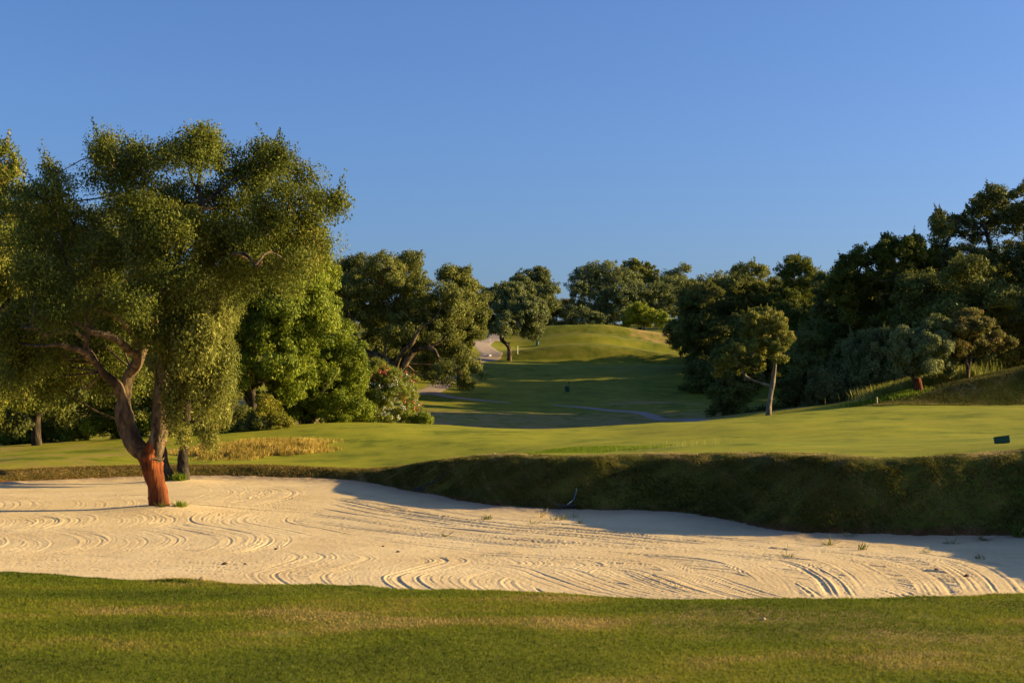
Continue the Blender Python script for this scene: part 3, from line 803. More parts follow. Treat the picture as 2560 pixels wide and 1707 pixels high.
oak1 = tree('cork_oak', 'large cork oak in the bunker with an orange stripped lower trunk and grey forked limbs', 'tree', d1, lob1, trunks1, L_OAK, B_CORK, 230000, 0.40, 0.068, 11,
            base=t1, droop=0.22, sprigs=45, spread=1.9, branch_r=0.06, aspect=0.48, cork_top=True, kk=9.0)
hanging(oak1, [(440, 760, 50, 44), (490, 830, 46, 46), (440, 840, 34, 36), (480, 905, 30, 36), (438, 930, 14, 40), (510, 950, 20, 34), (430, 985, 6, 26), (380, 550, 56, 30), (440, 520, 56, 26), (520, 760, 34, 40), (555, 900, 16, 50), (350, 600, 40, 24), (600, 590, 50, 26)], d1 - 1.0, 52000, .26, .08, 14, L_PALE, .55)
tb = Tubes()
P = [W(u, v, d1 + dd) for u, v, dd in [(400, 1290, 0), (398, 1250, 0), (392, 1215, 0), (383, 1180, 0), (377, 1150, 0), (386, 1118, -.03), (397, 1098, -.05)]]
P[0][2] = t1[2] - 0.35
tb.add(P, np.array([33, 24, 23, 24, 28, 23, 19]) * d1 / F, sides=28, rough=0.16, seed=3, steps=40)
lipb = Tubes()
for (cu, cv, rr_) in ((381, 1143, 27), (350, 1122, 22), (398, 1100, 21)):
    c_ = W(cu, cv, d1); q_ = rr_ * d1 / F; rg = rng_of(int(cu))
    pr = [c_ + np.array([q_ * 1.0 * math.cos(t_), q_ * 1.0 * math.sin(t_), rg.normal(0, .035)]) for t_ in np.linspace(0, 2 * math.pi, 13)]
    lipb.add(pr, [.028] * 13, sides=7, rough=.5, seed=int(cu), steps=40)
lipb.build('bark_lip', B_CORK, oak1, org=t1)
tb.add([W(377, 1160, d1), W(360, 1135, d1 + .02), W(345, 1112, d1 + .02)], np.array([24, 20, 18]) * d1 / F, sides=18, rough=0.15, seed=5, steps=12)
o = tb.build('stripped_trunk', B_RED, oak1, org=t1); o['label'] = 'smooth orange red lower trunk stripped of its cork'

t2 = (T2[0], T2[1], gz(*T2) + 0.18)
d2 = T2[1]
lob2 = [(470, 720, 74, 60), (420, 790, 62, 60), (505, 800, 66, 74), (470, 870, 70, 70), (540, 880, 42, 80), (410, 880, 48, 60), (500, 950, 60, 64), (555, 965, 32, 60), (440, 970, 36, 62), (480, 1015, 30, 32),
        (530, 1025, 36, 40), (400, 940, 26, 56), (560, 760, 44, 50, 2), (520, 1080, 16, 26), (380, 700, 60, 50, 1.5), (462, 1090, 8, 44, -.5)]
trunks2 = [[(462, 1212, 20), (460, 1190, 15), (457, 1150, 12), (461, 1110, 11), (466, 1040, 11), (470, 950, 10), (480, 850, 8), (480, 740, 6)],
           [(440, 1212, 15), (424, 1190, 12), (414, 1160, 9), (408, 1125, 8), (404, 1080, 8), (410, 1000, 7), (420, 900, 6), (415, 800, 4)]]
oak2 = tree('cork_oak', 'pale drooping cork oak with two dark stems rising from the back of the bunker', 'tree', d2, lob2, trunks2, L_PALE, B_DARK, 130000, 0.30, 0.078, 12,
            base=t2, droop=0.22, sprigs=10, spread=1.4, down=0.95, aspect=0.42)

# --- trees and shrubs along the left edge of the fairway
GL = 'trees along the left side of the fairway'
tree('cork_oak', 'sunlit cork oak cut by the left edge of the photo, standing nearest on the left', 'tree', 47, [(-60, 520, 90, 90), (20, 470, 50, 60), (5, 400, 26, 34), (-20, 640, 90, 90), (50, 600, 50, 80), (-80, 760, 100, 100), (20, 740, 80, 80), (-40, 880, 100, 90), (60, 680, 40, 60), (10, 960, 70, 50), (-60, 1010, 80, 50), (-150, 600, 110, 120), (-160, 800, 120, 120), (70, 830, 40, 50)],
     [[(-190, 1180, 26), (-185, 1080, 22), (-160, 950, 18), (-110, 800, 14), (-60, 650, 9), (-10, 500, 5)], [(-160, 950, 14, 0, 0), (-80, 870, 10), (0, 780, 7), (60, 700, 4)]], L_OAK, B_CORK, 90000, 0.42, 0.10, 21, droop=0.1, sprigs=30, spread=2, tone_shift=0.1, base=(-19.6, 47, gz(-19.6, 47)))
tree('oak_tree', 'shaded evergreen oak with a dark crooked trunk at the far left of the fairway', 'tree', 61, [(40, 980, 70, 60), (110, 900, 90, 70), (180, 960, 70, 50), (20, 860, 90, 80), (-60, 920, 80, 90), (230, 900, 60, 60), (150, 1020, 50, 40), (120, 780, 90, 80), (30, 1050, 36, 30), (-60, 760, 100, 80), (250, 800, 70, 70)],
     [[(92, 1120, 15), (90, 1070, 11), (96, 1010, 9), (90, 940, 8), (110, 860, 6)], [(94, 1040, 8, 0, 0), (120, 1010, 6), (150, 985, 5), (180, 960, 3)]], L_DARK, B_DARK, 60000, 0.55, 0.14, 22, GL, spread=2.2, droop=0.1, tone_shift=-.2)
tree('oak_tree', 'tall dark evergreen oak behind the crown of the stripped cork oak', 'tree', 66, [(130, 560, 70, 60), (240, 640, 90, 80), (330, 700, 90, 90), (200, 760, 90, 90), (300, 850, 90, 90), (400, 900, 80, 80), (230, 950, 80, 70), (330, 990, 70, 60), (380, 780, 80, 80), (290, 560, 70, 60), (60, 700, 80, 90)],
     [[(300, 1110, 12), (305, 1040, 10), (295, 950, 9), (300, 850, 8), (260, 700, 6), (240, 600, 4)]], L_DARK, B_DARK, 60000, 0.6, 0.15, 23, GL, spread=2.2)
tree('shrub', 'low shrub with light green leaves behind the trunk of the stripped cork oak', 'shrub', 65, [(215, 1070, 40, 30), (170, 1080, 30, 26), (265, 1060, 40, 36), (320, 1060, 40, 40), (30, 1100, 40, 20), (360, 1040, 40, 40), (110, 1085, 24, 26)], [[(215, 1108, 2), (215, 1080, 1.6), (220, 1060, 1)]], L_GREEN, B_DARK, 26000, 0.35, 0.10, 24, spread=.8, branch_r=.02)
tree('oak_tree', 'tall bright green tree with a crooked dark trunk left of the oleander', 'tree', 67,
     [(640, 650, 90, 80), (720, 690, 80, 70), (770, 640, 40, 40), (600, 720, 70, 70), (690, 780, 90, 70), (770, 760, 50, 60), (760, 840, 60, 50), (640, 850, 60, 60), (700, 880, 80, 60), (590, 830, 50, 60), (730, 940, 60, 50), (680, 960, 60, 50), (800, 790, 22, 40), (640, 780, 60, 60), (600, 920, 40, 40), (560, 620, 80, 80), (785, 690, 46, 56), (795, 760, 42, 56), (810, 820, 44, 44), (745, 610, 66, 56), (730, 820, 60, 50)],
     [[(640, 1075, 11), (634, 1030, 9), (629, 970, 8.5), (612, 925, 9), (618, 890, 6), (630, 820, 5), (650, 720, 4)], [(634, 1030, 7, 0, 0), (612, 985, 5), (596, 950, 4), (590, 900, 3)], [(629, 970, 5, 0, 0), (645, 962, 4, -.6), (655, 960, 3, -.9)]],
     L_GREEN, B_DARK, 120000, 0.5, 0.125, 25, GL, spread=2.0, droop=0.1, tone_shift=0.02)
tree('oak_tree', 'leaning pale stemmed green tree between the tall bright tree and the oleander', 'tree', 71,
     [(820, 870, 61, 43), (860, 900, 43, 41), (790, 920, 68, 53), (840, 960, 68, 56), (740, 880, 61, 48), (880, 950, 36, 48), (800, 990, 61, 41), (760, 960, 48, 36), (700, 1000, 48, 36), (850, 1020, 73, 41), (810, 1040, 61, 31), (730, 1045, 36, 26), (900, 1035, 48, 31), (840, 830, 40, 34), (880, 880, 36, 40)],
     [[(777, 1075, 8), (768, 1045, 7), (750, 1018, 6.5), (735, 985, 4.5), (738, 950, 3)], [(752, 1022, 4.5, 0, 0), (775, 1005, 4), (800, 985, 4, -.8), (815, 965, 3.5, -1.4), (845, 930, 2.5, -1.4)]],
     L_GREEN, B_PALE, 70000, 0.36, 0.11, 26, GL, spread=1.3)
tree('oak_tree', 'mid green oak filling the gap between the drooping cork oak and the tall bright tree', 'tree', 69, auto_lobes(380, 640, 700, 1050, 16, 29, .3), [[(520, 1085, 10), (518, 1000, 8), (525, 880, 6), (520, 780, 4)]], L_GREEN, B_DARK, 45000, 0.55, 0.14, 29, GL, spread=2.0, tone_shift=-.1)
tree('oak_tree', 'shaded oak closing the view behind the far left trees', 'tree', 74, auto_lobes(-120, 330, 640, 1090, 20, 30, .3) + [(u_, 1060, 44, 44) for u_ in range(-100, 560, 60)] + [(u_, 990, 50, 50) for u_ in range(-100, 560, 70)] + [(420, 900, 80, 80), (520, 900, 80, 80)], [[(60, 1110, 10), (62, 1000, 8), (70, 880, 6), (60, 780, 4)]], L_DARK, B_DARK, 70000, 0.65, 0.17, 30, GL, spread=2.0)
tree('shrub', 'dark hedge like bush in the shade at the far left behind the crooked trunk', 'shrub', 66, [(0, 1085, 40, 30), (60, 1090, 36, 22), (120, 1085, 30, 26), (-60, 1085, 50, 40), (160, 1060, 40, 40), (400, 1060, 40, 34), (450, 1050, 40, 40), (500, 1050, 40, 40), (550, 1050, 36, 36), (30, 1050, 50, 40), (440, 1080, 30, 20), (590, 1050, 40, 36), (575, 1000, 30, 40)], [[(60, 1112, 2), (60, 1095, 2), (62, 1080, 1)]], L_DARK, B_DARK, 40000, 0.4, 0.11, 33, spread=1.0, branch_r=.02)
tree('shrub', 'yellow leaved shrub at the foot of the tall bright green tree', 'shrub', 63, [(680, 1035, 34, 30), (650, 1050, 26, 24), (700, 1060, 26, 22), (665, 1010, 24, 22), (630, 1070, 20, 14)], [[(675, 1086, 2), (675, 1050, 1.6), (680, 1030, 1)]], L_YELLOW, B_DARK, 16000, 0.26, 0.09, 27, spread=.6, branch_r=.02)
tree('shrub', 'dark green low bush left of the yellow shrub', 'shrub', 62, [(610, 1076, 26, 18), (640, 1066, 22, 22), (580, 1084, 18, 12)], [[(615, 1094, 1.5), (615, 1080, 1), (618, 1070, 1)]], L_DARK, B_DARK, 9000, 0.26, 0.09, 28, spread=.5, branch_r=.02)

def oleander():
    d = 74
    L = [(930, 985, 60, 60), (980, 1000, 60, 56), (1010, 960, 30, 30), (920, 1040, 60, 36), (990, 1050, 60, 30), (900, 960, 46, 46), (935, 930, 36, 28), (965, 950, 40, 30), (1030, 1030, 26, 34), (880, 1010, 40, 50), (1040, 1060, 24, 14)]
    root = tree('oleander_bush', 'large oleander bush covered in pink and white blossom at the crest of the fairway', 'bush', d, L, [[(950, 1068, 3), (948, 1030, 2), (946, 990, 1)]], L_LIGHT, B_DARK, 60000, 0.3, 0.13, 31, spread=.9, aspect=0.25, branch_r=.02)
    org = np.array(root.location)
    r = rng_of(9)
    Lw = lobes_px(L, d, rng_of(31), .9)
    for nm, m, cnt, sel in (('pink_blossom', PETAL_P, 60, 'p'), ('white_blossom', PETAL_W, 330, 'w')):
        pts = []
        while len(pts) < cnt:
            i = r.integers(len(L)); dr = unit(r.normal(size=3) + np.array([.4, -.8, .3]))
            p = Lw[0][i] + dr * Lw[1][i] * 1.02
            u = U0 + F * p[0] / p[1]; v = V0 - F * (p[2] - CZ) / p[1]
            pink = (v < 955 and 895 < u < 985) or (u > 1000 and v < 1045 and r.random() < .5) or r.random() < .06
            if (sel == 'p') == pink and (sel == 'p' or (v > 935 and (u < 1000 or r.random() < .4))): pts.append(p)
        pts = np.repeat(np.array(pts), 8, 0)
        pts = pts + r.normal(size=pts.shape) * 0.05
        n = len(pts)
        V, Fc = leaf_quads(pts, unit(r.normal(size=(n, 3))), unit(r.normal(size=(n, 3)) + np.array([.3, -.8, .3])), np.full(n, .075), np.full(n, .065))
        np_obj(nm, V, Fc, m, root, org=org, fattr={'tone': r.random(n)})
L_LIGHT = leaf_mat('leaf_oleander', [(0.0, (0.05, 0.065, 0.010)), (0.5, (0.115, 0.135, 0.020)), (1.0, (0.21, 0.20, 0.035))])
oleander()
tree('shrub', 'small bright green bush right of the oleander at the crest', 'shrub', 72, [(1060, 1050, 24, 14), (1040, 1054, 20, 12), (1076, 1056, 12, 8), (1055, 1040, 10, 8)], [[(1058, 1066, 1), (1058, 1056, 1), (1060, 1050, 1)]], L_GREEN, B_DARK, 6000, 0.2, 0.09, 32, spread=.5, branch_r=.015)

# --- the valley
tree('oak_tree', 'broad spreading oak with a thick forked trunk beside the winding path', 'tree', 116,
     [(840, 690, 50, 36), (900, 680, 56, 40), (960, 675, 56, 38), (1020, 668, 44, 34), (1020, 645, 12, 14), (860, 740, 60, 50), (930, 740, 60, 50), (1000, 730, 50, 44), (1050, 720, 40, 40), (1040, 780, 66, 48), (960, 800, 60, 44), (880, 800, 60, 44), (1000, 830, 44, 34), (1080, 830, 50, 40), (1130, 800, 50, 44), (1100, 880, 40, 36), (1150, 870, 34, 30), (1130, 930, 40, 26), (1180, 920, 26, 26), (1170, 955, 18, 14), (930, 850, 30, 20, 3), (1060, 910, 36, 24, 4), (1080, 942, 30, 18, 3), (1110, 750, 40, 36)],
     [[(992, 958, 13), (990, 930, 10), (980, 910, 9), (950, 893, 8.5), (915, 880, 8), (892, 850, 6.5), (880, 820, 5), (870, 760, 3)], [(996, 945, 9, 0, 0), (1010, 920, 8), (1025, 890, 8), (1045, 872, 7), (1080, 872, 5, -1.5), (1095, 890, 3, -2)], [(990, 925, 6, 0, 0), (995, 900, 6, -1), (1012, 875, 6, -1.6), (1030, 858, 5, -2), (1050, 820, 3, -2)], [(960, 895, 4, 0, 0), (965, 850, 4), (975, 800, 3), (960, 740, 2)]],
     L_DARK, B_CORK, 85000, 0.62, 0.17, 41, spread=3.0, droop=0.15, branch_r=.09, sprigs=20)
tree('oak_tree', 'dark oak rising just right of the broad spreading oak', 'tree', 124, auto_lobes(1080, 1225, 668, 880, 14, 42, .3) + [(1120, 690, 24, 24), (1170, 700, 26, 26)], [[(1150, 940, 8), (1150, 900, 7), (1145, 820, 5), (1150, 750, 3)]], L_DARK, B_DARK, 45000, 0.6, 0.18, 42, spread=3, sprigs=12)
tree('oak_tree', 'dark oak filling the space left of the broad spreading oak', 'tree', 128, auto_lobes(770, 930, 655, 900, 14, 43, .3), [[(850, 940, 8), (850, 880, 7), (845, 780, 5)]], L_DARK, B_DARK, 40000, 0.7, 0.19, 43, spread=3, sprigs=8)
tree('oak_tree', 'dark undergrowth tree behind the fork of the broad spreading oak', 'tree', 134, auto_lobes(900, 1130, 760, 950, 12, 44, .3), [[(1000, 950, 8), (1000, 900, 6), (1010, 840, 4)]], L_DARK, B_DARK, 36000, 0.7, 0.2, 44, spread=3)
tree('olive_tree', 'rounded olive tree with a curved bare trunk beside the path on the slope', 'tree', 148,
     [(1310, 790, 52, 44, -1), (1260, 740, 44, 32), (1240, 760, 40, 44), (1300, 730, 40, 22), (1265, 810, 22, 26, -3), (1230, 810, 30, 24), (1330, 825, 28, 20), (1350, 780, 16, 34), (1350, 810, 12, 20)],
     [[(1273, 898, 6.5), (1273, 875, 5), (1265, 860, 4.6), (1253, 848, 4), (1250, 835, 3.4), (1240, 815, 3)], [(1255, 850, 3.2, 0, 0), (1263, 838, 2.6), (1268, 820, 2.4)], [(1276, 885, 3, 0, 0), (1271, 868, 2.5), (1273, 855, 2)]], L_OLIVE, B_CORK, 45000, 0.5, 0.19, 45, spread=1.5, droop=.2)
tree('oak_tree', 'dark round topped tree on the ridge left of the gap of sky', 'tree', 200, [(1330, 715, 52, 38), (1368, 740, 34, 40), (1300, 720, 34, 30), (1382, 765, 20, 28), (1345, 692, 32, 22), (1350, 765, 44, 32), (1330, 790, 40, 24)], [[(1340, 830, 5), (1340, 790, 4), (1340, 750, 3)]], L_OLIVE, B_DARK, 24000, 0.6, 0.24, 46, spread=2)
tree('oak_tree', 'biggest round dark tree right of the gap of sky on the ridge', 'tree', 212, [(1475, 700, 50, 42), (1515, 688, 46, 34), (1555, 710, 46, 38), (1450, 735, 28, 42), (1500, 740, 56, 40), (1575, 745, 44, 36), (1450, 775, 36, 24), (1520, 780, 44, 24), (1590, 775, 44, 24)], [[(1500, 800, 5), (1500, 770, 4), (1500, 720, 3)]], L_OLIVE, B_DARK, 30000, 0.6, 0.25, 47, spread=2, sprigs=10)
tree('oak_tree', 'small dark tree top peeping over the biggest round ridge tree', 'tree', 226, [(1588, 678, 34, 28), (1618, 686, 26, 28), (1575, 700, 30, 26), (1605, 720, 46, 36)], [[(1600, 790, 5), (1600, 760, 4), (1600, 710, 3)]], L_DARK, B_DARK, 16000, 0.6, 0.26, 48, spread=2, sprigs=8)
tree('olive_tree', 'grey green rounded olive standing lower in front of the ridge trees', 'tree', 203, [(1560, 750, 46, 36), (1605, 742, 46, 36), (1520, 758, 42, 36), (1650, 745, 36, 36), (1500, 790, 44, 24), (1570, 790, 50, 28), (1690, 760, 34, 40), (1650, 790, 40, 30)], [[(1560, 815, 4), (1560, 790, 3), (1560, 765, 2)]], L_OLIVE, B_DARK, 30000, 0.55, 0.24, 49, spread=2)
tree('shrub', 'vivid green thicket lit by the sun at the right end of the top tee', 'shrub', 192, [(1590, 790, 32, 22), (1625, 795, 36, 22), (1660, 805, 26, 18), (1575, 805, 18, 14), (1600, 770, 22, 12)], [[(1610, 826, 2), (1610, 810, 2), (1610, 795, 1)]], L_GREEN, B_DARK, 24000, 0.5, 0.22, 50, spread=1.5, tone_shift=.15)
tree('shrub', 'low dark hedge of shrubs along the back of the top tee', 'shrub', 200, [(1400, 796, 40, 20), (1385, 780, 24, 14), (1440, 790, 34, 24), (1480, 798, 36, 18), (1520, 800, 30, 18), (1370, 806, 22, 10), (1425, 775, 16, 10)], [[(1440, 818, 2), (1440, 805, 2), (1440, 795, 1)]], L_OLIVE, B_DARK, 20000, 0.5, 0.22, 51, spread=1.5, branch_r=.03)
tree('shrub', 'reddish brown scrub on the skyline in the gap between the ridge trees', 'shrub', 232, [(1410, 760, 16, 10), (1425, 755, 12, 8), (1400, 770, 14, 8)], [[(1412, 772, 1), (1412, 766, 1), (1412, 760, 1)]], L_BROWN, B_DARK, 3000, 0.5, 0.22, 52, spread=1, branch_r=.02)
GR = 'trees along the ridge line'
for k, (u, v, w_, h_, m) in enumerate([(1700, 700, 56, 40, L_OLIVE), (1790, 690, 56, 44, L_OLIVE), (1655, 705, 34, 30, L_DARK), (1860, 690, 50, 44, L_DARK)]):
    tree('oak_tree', ['light topped tree of the far row above the green thicket', 'second light topped tree of the far row, right of the first', 'small dark tree at the left end of the far row', 'dark tree at the right end of the far row'][k], 'tree', 222 + 4 * k,
         auto_lobes(u - w_, u + w_, v - h_, v + h_ * 2.6, 13, 60 + k, .34), [[(u, v + 110, 5), (u, v + 60, 4), (u, v, 3)]], m, B_DARK, 16000, 0.6, 0.27, 60 + k, GR, spread=2.5, sprigs=8)

# --- the wood on the right
GW = 'dark oaks of the wood on the right'
W_ = [  # label, d, crown box, trunk u, leaf, n
    ('dark oak at the left end of the right hand wood, hanging over the fairway', 136, (1662, 1835, 700, 950), 1745, L_DARK, 60000, 71),
    ('tall oak second from the left end of the right hand wood', 141, (1740, 1930, 672, 960), 1860, L_DARK, 55000, 72),
    ('oak with a sunlit top in the middle of the right hand wood', 133, (1880, 2090, 642, 930), 1975, L_OAK, 70000, 73),
    ('oak with small pointed tops between the second oak and the middle of the wood', 142, (1820, 1985, 645, 930), 1900, L_DARK, 50000, 70),
    ('oak with a rounded top behind the leaning pale trunked oak', 124, (1900, 2110, 720, 960), 2010, L_OAK, 50000, 74),
]
for lab, d, (a, b, c_, e), tu, m, n, sd_ in W_:
    tree('oak_tree', lab, 'tree', d, auto_lobes(a, b, c_, e, 18, sd_, .27), [[(tu, V0 - F * (gz((tu - U0) / F * d, d) - CZ) / d, 9), (tu - 5, e - 40, 7), (tu + 6, (c_ + e) / 2, 5), (tu, c_ + 50, 3)]], m, B_DARK, int(n * 1.2), 0.45, 0.165, sd_, GW, spread=4, sprigs=70)
tree('oak_tree', 'large oak with a sunlit right shoulder and a short pale bare trunk', 'tree', 102,
     [(2170, 660, 60, 44), (2240, 640, 56, 40), (2300, 660, 44, 44), (2120, 720, 56, 50), (2200, 730, 60, 50), (2280, 730, 56, 50), (2330, 760, 40, 44), (2350, 820, 44, 40), (2140, 780, 50, 36), (2240, 790, 40, 26), (2280, 610, 24, 20), (2220, 610, 20, 18), (2120, 670, 26, 26), (2300, 830, 40, 34), (2090, 850, 50, 40), (2340, 880, 40, 40)],
     [[(2262, 1000, 9), (2264, 900, 8), (2266, 820, 6), (2270, 775, 6.5), (2268, 720, 4), (2260, 650, 2.5)]], L_OAK, B_CORK, 90000, 0.42, 0.15, 75, spread=2.5, sprigs=60)
tree('oak_tree', 'massive near black oak filling the right edge above the tall grass', 'tree', 104,
     [(2400, 590, 60, 50), (2450, 540, 50, 44), (2480, 500, 40, 30), (2540, 560, 70, 60), (2560, 490, 40, 36), (2420, 680, 80, 60), (2520, 680, 90, 70), (2350, 640, 34, 34), (2350, 570, 26, 26), (2350, 545, 16, 16), (2460, 770, 80, 60), (2560, 790, 90, 70), (2600, 680, 80, 80), (2640, 560, 80, 80), (2380, 740, 50, 50), (2530, 850, 70, 50), (2640, 800, 80, 80)],
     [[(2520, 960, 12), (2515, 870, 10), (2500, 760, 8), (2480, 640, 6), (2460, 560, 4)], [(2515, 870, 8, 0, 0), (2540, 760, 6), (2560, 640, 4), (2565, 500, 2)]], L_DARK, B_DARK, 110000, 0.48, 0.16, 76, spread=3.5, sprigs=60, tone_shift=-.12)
tree('oak_tree', 'slim sunlit oak with a leaning pale grey trunk on the crest of the green', 'tree', 84,
     [(1920, 810, 42, 28), (1890, 830, 40, 34), (1945, 840, 28, 40), (1910, 870, 40, 30), (1875, 800, 22, 16), (1950, 800, 18, 20), (1860, 900, 30, 18), (1835, 885, 30, 24), (1815, 905, 24, 18), (1885, 880, 30, 24), (1850, 925, 26, 16), (1800, 925, 18, 12), (1948, 880, 22, 30), (1880, 912, 30, 18), (1905, 790, 40, 18), (1965, 850, 14, 22)],
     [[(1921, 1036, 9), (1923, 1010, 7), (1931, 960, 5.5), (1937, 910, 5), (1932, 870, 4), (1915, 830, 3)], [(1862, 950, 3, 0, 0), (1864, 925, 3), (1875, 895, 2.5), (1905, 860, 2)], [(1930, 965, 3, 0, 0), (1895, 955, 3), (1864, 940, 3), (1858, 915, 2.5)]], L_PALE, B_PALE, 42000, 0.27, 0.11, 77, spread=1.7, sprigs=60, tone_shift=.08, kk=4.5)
tree('olive_tree', 'round grey green olive hanging to the ground left of the red stripped trunk', 'tree', 90,
     [(2210, 860, 46, 40), (2150, 860, 46, 40), (2190, 920, 60, 44), (2130, 910, 50, 50), (2240, 920, 34, 44), (2120, 970, 60, 44), (2200, 970, 50, 36), (2060, 970, 40, 50), (2090, 1000, 50, 36), (2050, 1010, 40, 30)],
     [[(2150, 1022, 6), (2150, 970, 5), (2165, 900, 4)]], L_OLIVE, B_DARK, 66000, 0.34, 0.12, 78, spread=1.8, droop=.25, down=.9, sprigs=20)
tree('cork_oak', 'small cork oak with a dark red stripped trunk beside the bank of tall grass', 'tree', 79.6,
     [(2290, 850, 36, 30), (2330, 870, 40, 36), (2350, 900, 34, 32), (2270, 880, 30, 30), (2310, 910, 30, 24), (2360, 860, 24, 22), (2340, 820, 34, 26), (2260, 840, 24, 22)],
     [[(2300, 990, 11), (2292, 960, 9), (2283, 930, 7.5), (2278, 900, 6), (2290, 860, 4)]], L_OLIVE, B_DARK, 42000, 0.36, 0.12, 79, spread=1.0, droop=.2, tone_shift=.08)
o = Tubes(); bs = W(2301, 985, 79.5)
o.add([W(2303, 998, 79.4), W(2299, 975, 79.4), W(2295, 958, 79.4), W(2290, 940, 79.45)], np.array([13, 11, 10, 8.5]) * 80 / F, sides=14, rough=.15, seed=8)
rt = [x for x in COL.objects if x.name.startswith('cork_oak') and x.get('label', '').startswith('small cork oak')][0]
oo = o.build('stripped_trunk', B_RED, rt, org=np.array(rt.location)); oo['label'] = 'dark red lower trunk stripped of its cork'
tree('fruit_tree', 'small tawny leaved tree with a slim split trunk in the tall grass', 'tree', 80.2,
     [(2420, 800, 36, 26), (2390, 830, 30, 30), (2450, 830, 36, 32), (2430, 860, 40, 28), (2480, 860, 22, 20), (2400, 870, 26, 20), (2515, 862, 14, 14), (2495, 840, 14, 14)],
     [[(2420, 952, 4.5), (2419, 920, 4), (2412, 885, 3.2), (2405, 850, 2.4)], [(2420, 945, 3, 0, 0), (2424, 915, 3), (2430, 885, 2.4), (2440, 850, 2)]], L_BROWN, B_CORK, 22000, 0.34, 0.12, 80, spread=.9)
for k, (a, b, c_, e, d, lab) in enumerate([(2050, 2250, 690, 980, 122, 'dark oak in the gap behind the grey green olive'), (2200, 2420, 640, 980, 128, 'dark oak in the gap behind the small stripped cork oak'),
                                           (2340, 2600, 640, 930, 126, 'dark oak behind the tawny leaved tree'), (1780, 1960, 780, 1000, 128, 'dark oak low behind the leaning pale trunk'),
                                           (1930, 2130, 800, 1000, 116, 'low dark oak between the leaning trunk and the grey green olive'), (2000, 2180, 690, 900, 140, 'dark oak in the back of the wood left of the bare pale trunk'),
                                           (1700, 1860, 740, 960, 146, 'dark oak deep in the left end of the wood'),
                                           (2310, 2560, 640, 930, 95, 'dark oak standing closest behind the tawny leaved tree'), (2200, 2400, 680, 960, 98, 'dark oak standing closest behind the small stripped cork oak'),
                                           (2250, 2450, 700, 940, 108, 'dark oak hidden deep between the large oak and the near black oak'), (2390, 2600, 660, 940, 113, 'dark oak deep behind the near black oak'),  # hidden pair, added for the shade they cast on the valley
                                           (2150, 2330, 660, 940, 114, 'dark oak straight behind the large oak with the pale bare trunk'),  # also added to shade the valley
                                           (2030, 2190, 630, 900, 119, 'oak filling the skyline left of the large oak with the pale bare trunk')]):
    tree('oak_tree', lab, 'tree', d, auto_lobes(a, b, c_, e, 14, 190 + k, .3), [[((a + b) / 2, e + 25, 8), ((a + b) / 2 + 4, e - 30, 7), ((a + b) / 2 - 6, (c_ + e) / 2, 5)]], L_DARK, B_DARK, 42000, 0.65, 0.2, 190 + k, GW, spread=3)
for k, (X_, Y_) in enumerate([(43, 103), (49, 112), (45, 122), (37, 92), (43, 96)]):  # unseen trees of the wood, added to cast shade across the valley
    u_ = U0 + F * X_ / Y_
    tree('oak_tree', ['first oak just past the right edge, behind the massive near black oak', 'second oak past the right edge, farther up the slope', 'third oak past the right edge, deepest in the wood', 'fourth oak past the right edge, nearest to the fairway', 'fifth oak past the right edge, beside the nearest one'][k], 'tree', Y_, auto_lobes(u_ - 120, u_ + 120, 620, 900, 10, 230 + k, .3), [[(u_, 925, 10), (u_ + 5, 850, 8), (u_ - 6, 740, 5)]], L_DARK, B_DARK, 14000, 0.8, 0.3, 230 + k, 'oaks beyond the right edge', spread=3, twigs=2)
GU = 'bushy undergrowth under the wood'
for k, (u0, u1, v0, v1, d, lab) in enumerate([(1770, 1925, 900, 1045, 93, 'dark undergrowth bush left of the leaning pale trunk'), (1930, 2085, 890, 1040, 94, 'dark undergrowth bush right of the leaning pale trunk'),
                                               (1960, 2090, 830, 990, 104, 'undergrowth tree between the leaning trunk and the grey green olive'), (2240, 2380, 900, 990, 98, 'dark bush behind the dark red stripped trunk'),
                                               (2380, 2600, 850, 930, 100, 'dark bush behind the tawny leaved tree'), (1700, 1830, 900, 990, 122, 'dark bush where the wood meets the shaded fairway')]):
    tree('shrub', lab, 'shrub', d, auto_lobes(u0, u1, v0, v1, 14, 90 + k, .26) + [(u0 + (u1 - u0) * q, v1 - 12, 26, 18) for q in (.12, .35, .6, .88)], [[((u0 + u1) / 2, v1 + 12, 4), ((u0 + u1) / 2, v1 - 10, 3), ((u0 + u1) / 2, (v0 + v1) / 2, 2)]], L_DARK, B_DARK, 30000, 0.36, 0.14, 90 + k, GU, spread=1.8, sprigs=24)

# ------------------------------------------------------------------ grass
def blades(name, x, y, h, w, mat, seed, lean=(0, 0), leanr=0.5, tone=None, segs=1, sink=0.01):
    r = rng_of(seed); n = len(x)
    z = ground(x, y) - sink
    b = np.stack([x, y, z], -1)
    th = r.random(n) * 2 * np.pi
    side = np.stack([np.cos(th), np.sin(th), np.zeros(n)], -1) * (w * (0.7 + 0.6 * r.random(n)))[:, None] * 0.5
    hh = h * (0.5 + 0.9 * r.random(n))
    tip = np.stack([lean[0] + r.normal(0, leanr, n), lean[1] + r.normal(0, leanr, n), np.ones(n)], -1)
    tip = unit(tip) * hh[:, None]
    mid = b + tip * 0.5 + np.array([0, 0, 1]) * (hh * 0.12)[:, None]
    V = np.stack([b - side, b + side, mid + side * 0.7, b + tip, mid - side * 0.7], 1).reshape(-1, 3)
    Fc = np.arange(n * 5).reshape(-1, 5)
    if tone is None: tone = np.clip(0.45 * r.random(n) + 0.55 * (fbm(x * 1.2, y * 1.2, 3) + 0.5), 0, 1)
    o = np_obj(name, V, Fc, mat, fattr={'tone': tone})
    return tag(o, kind='stuff', category='grass')
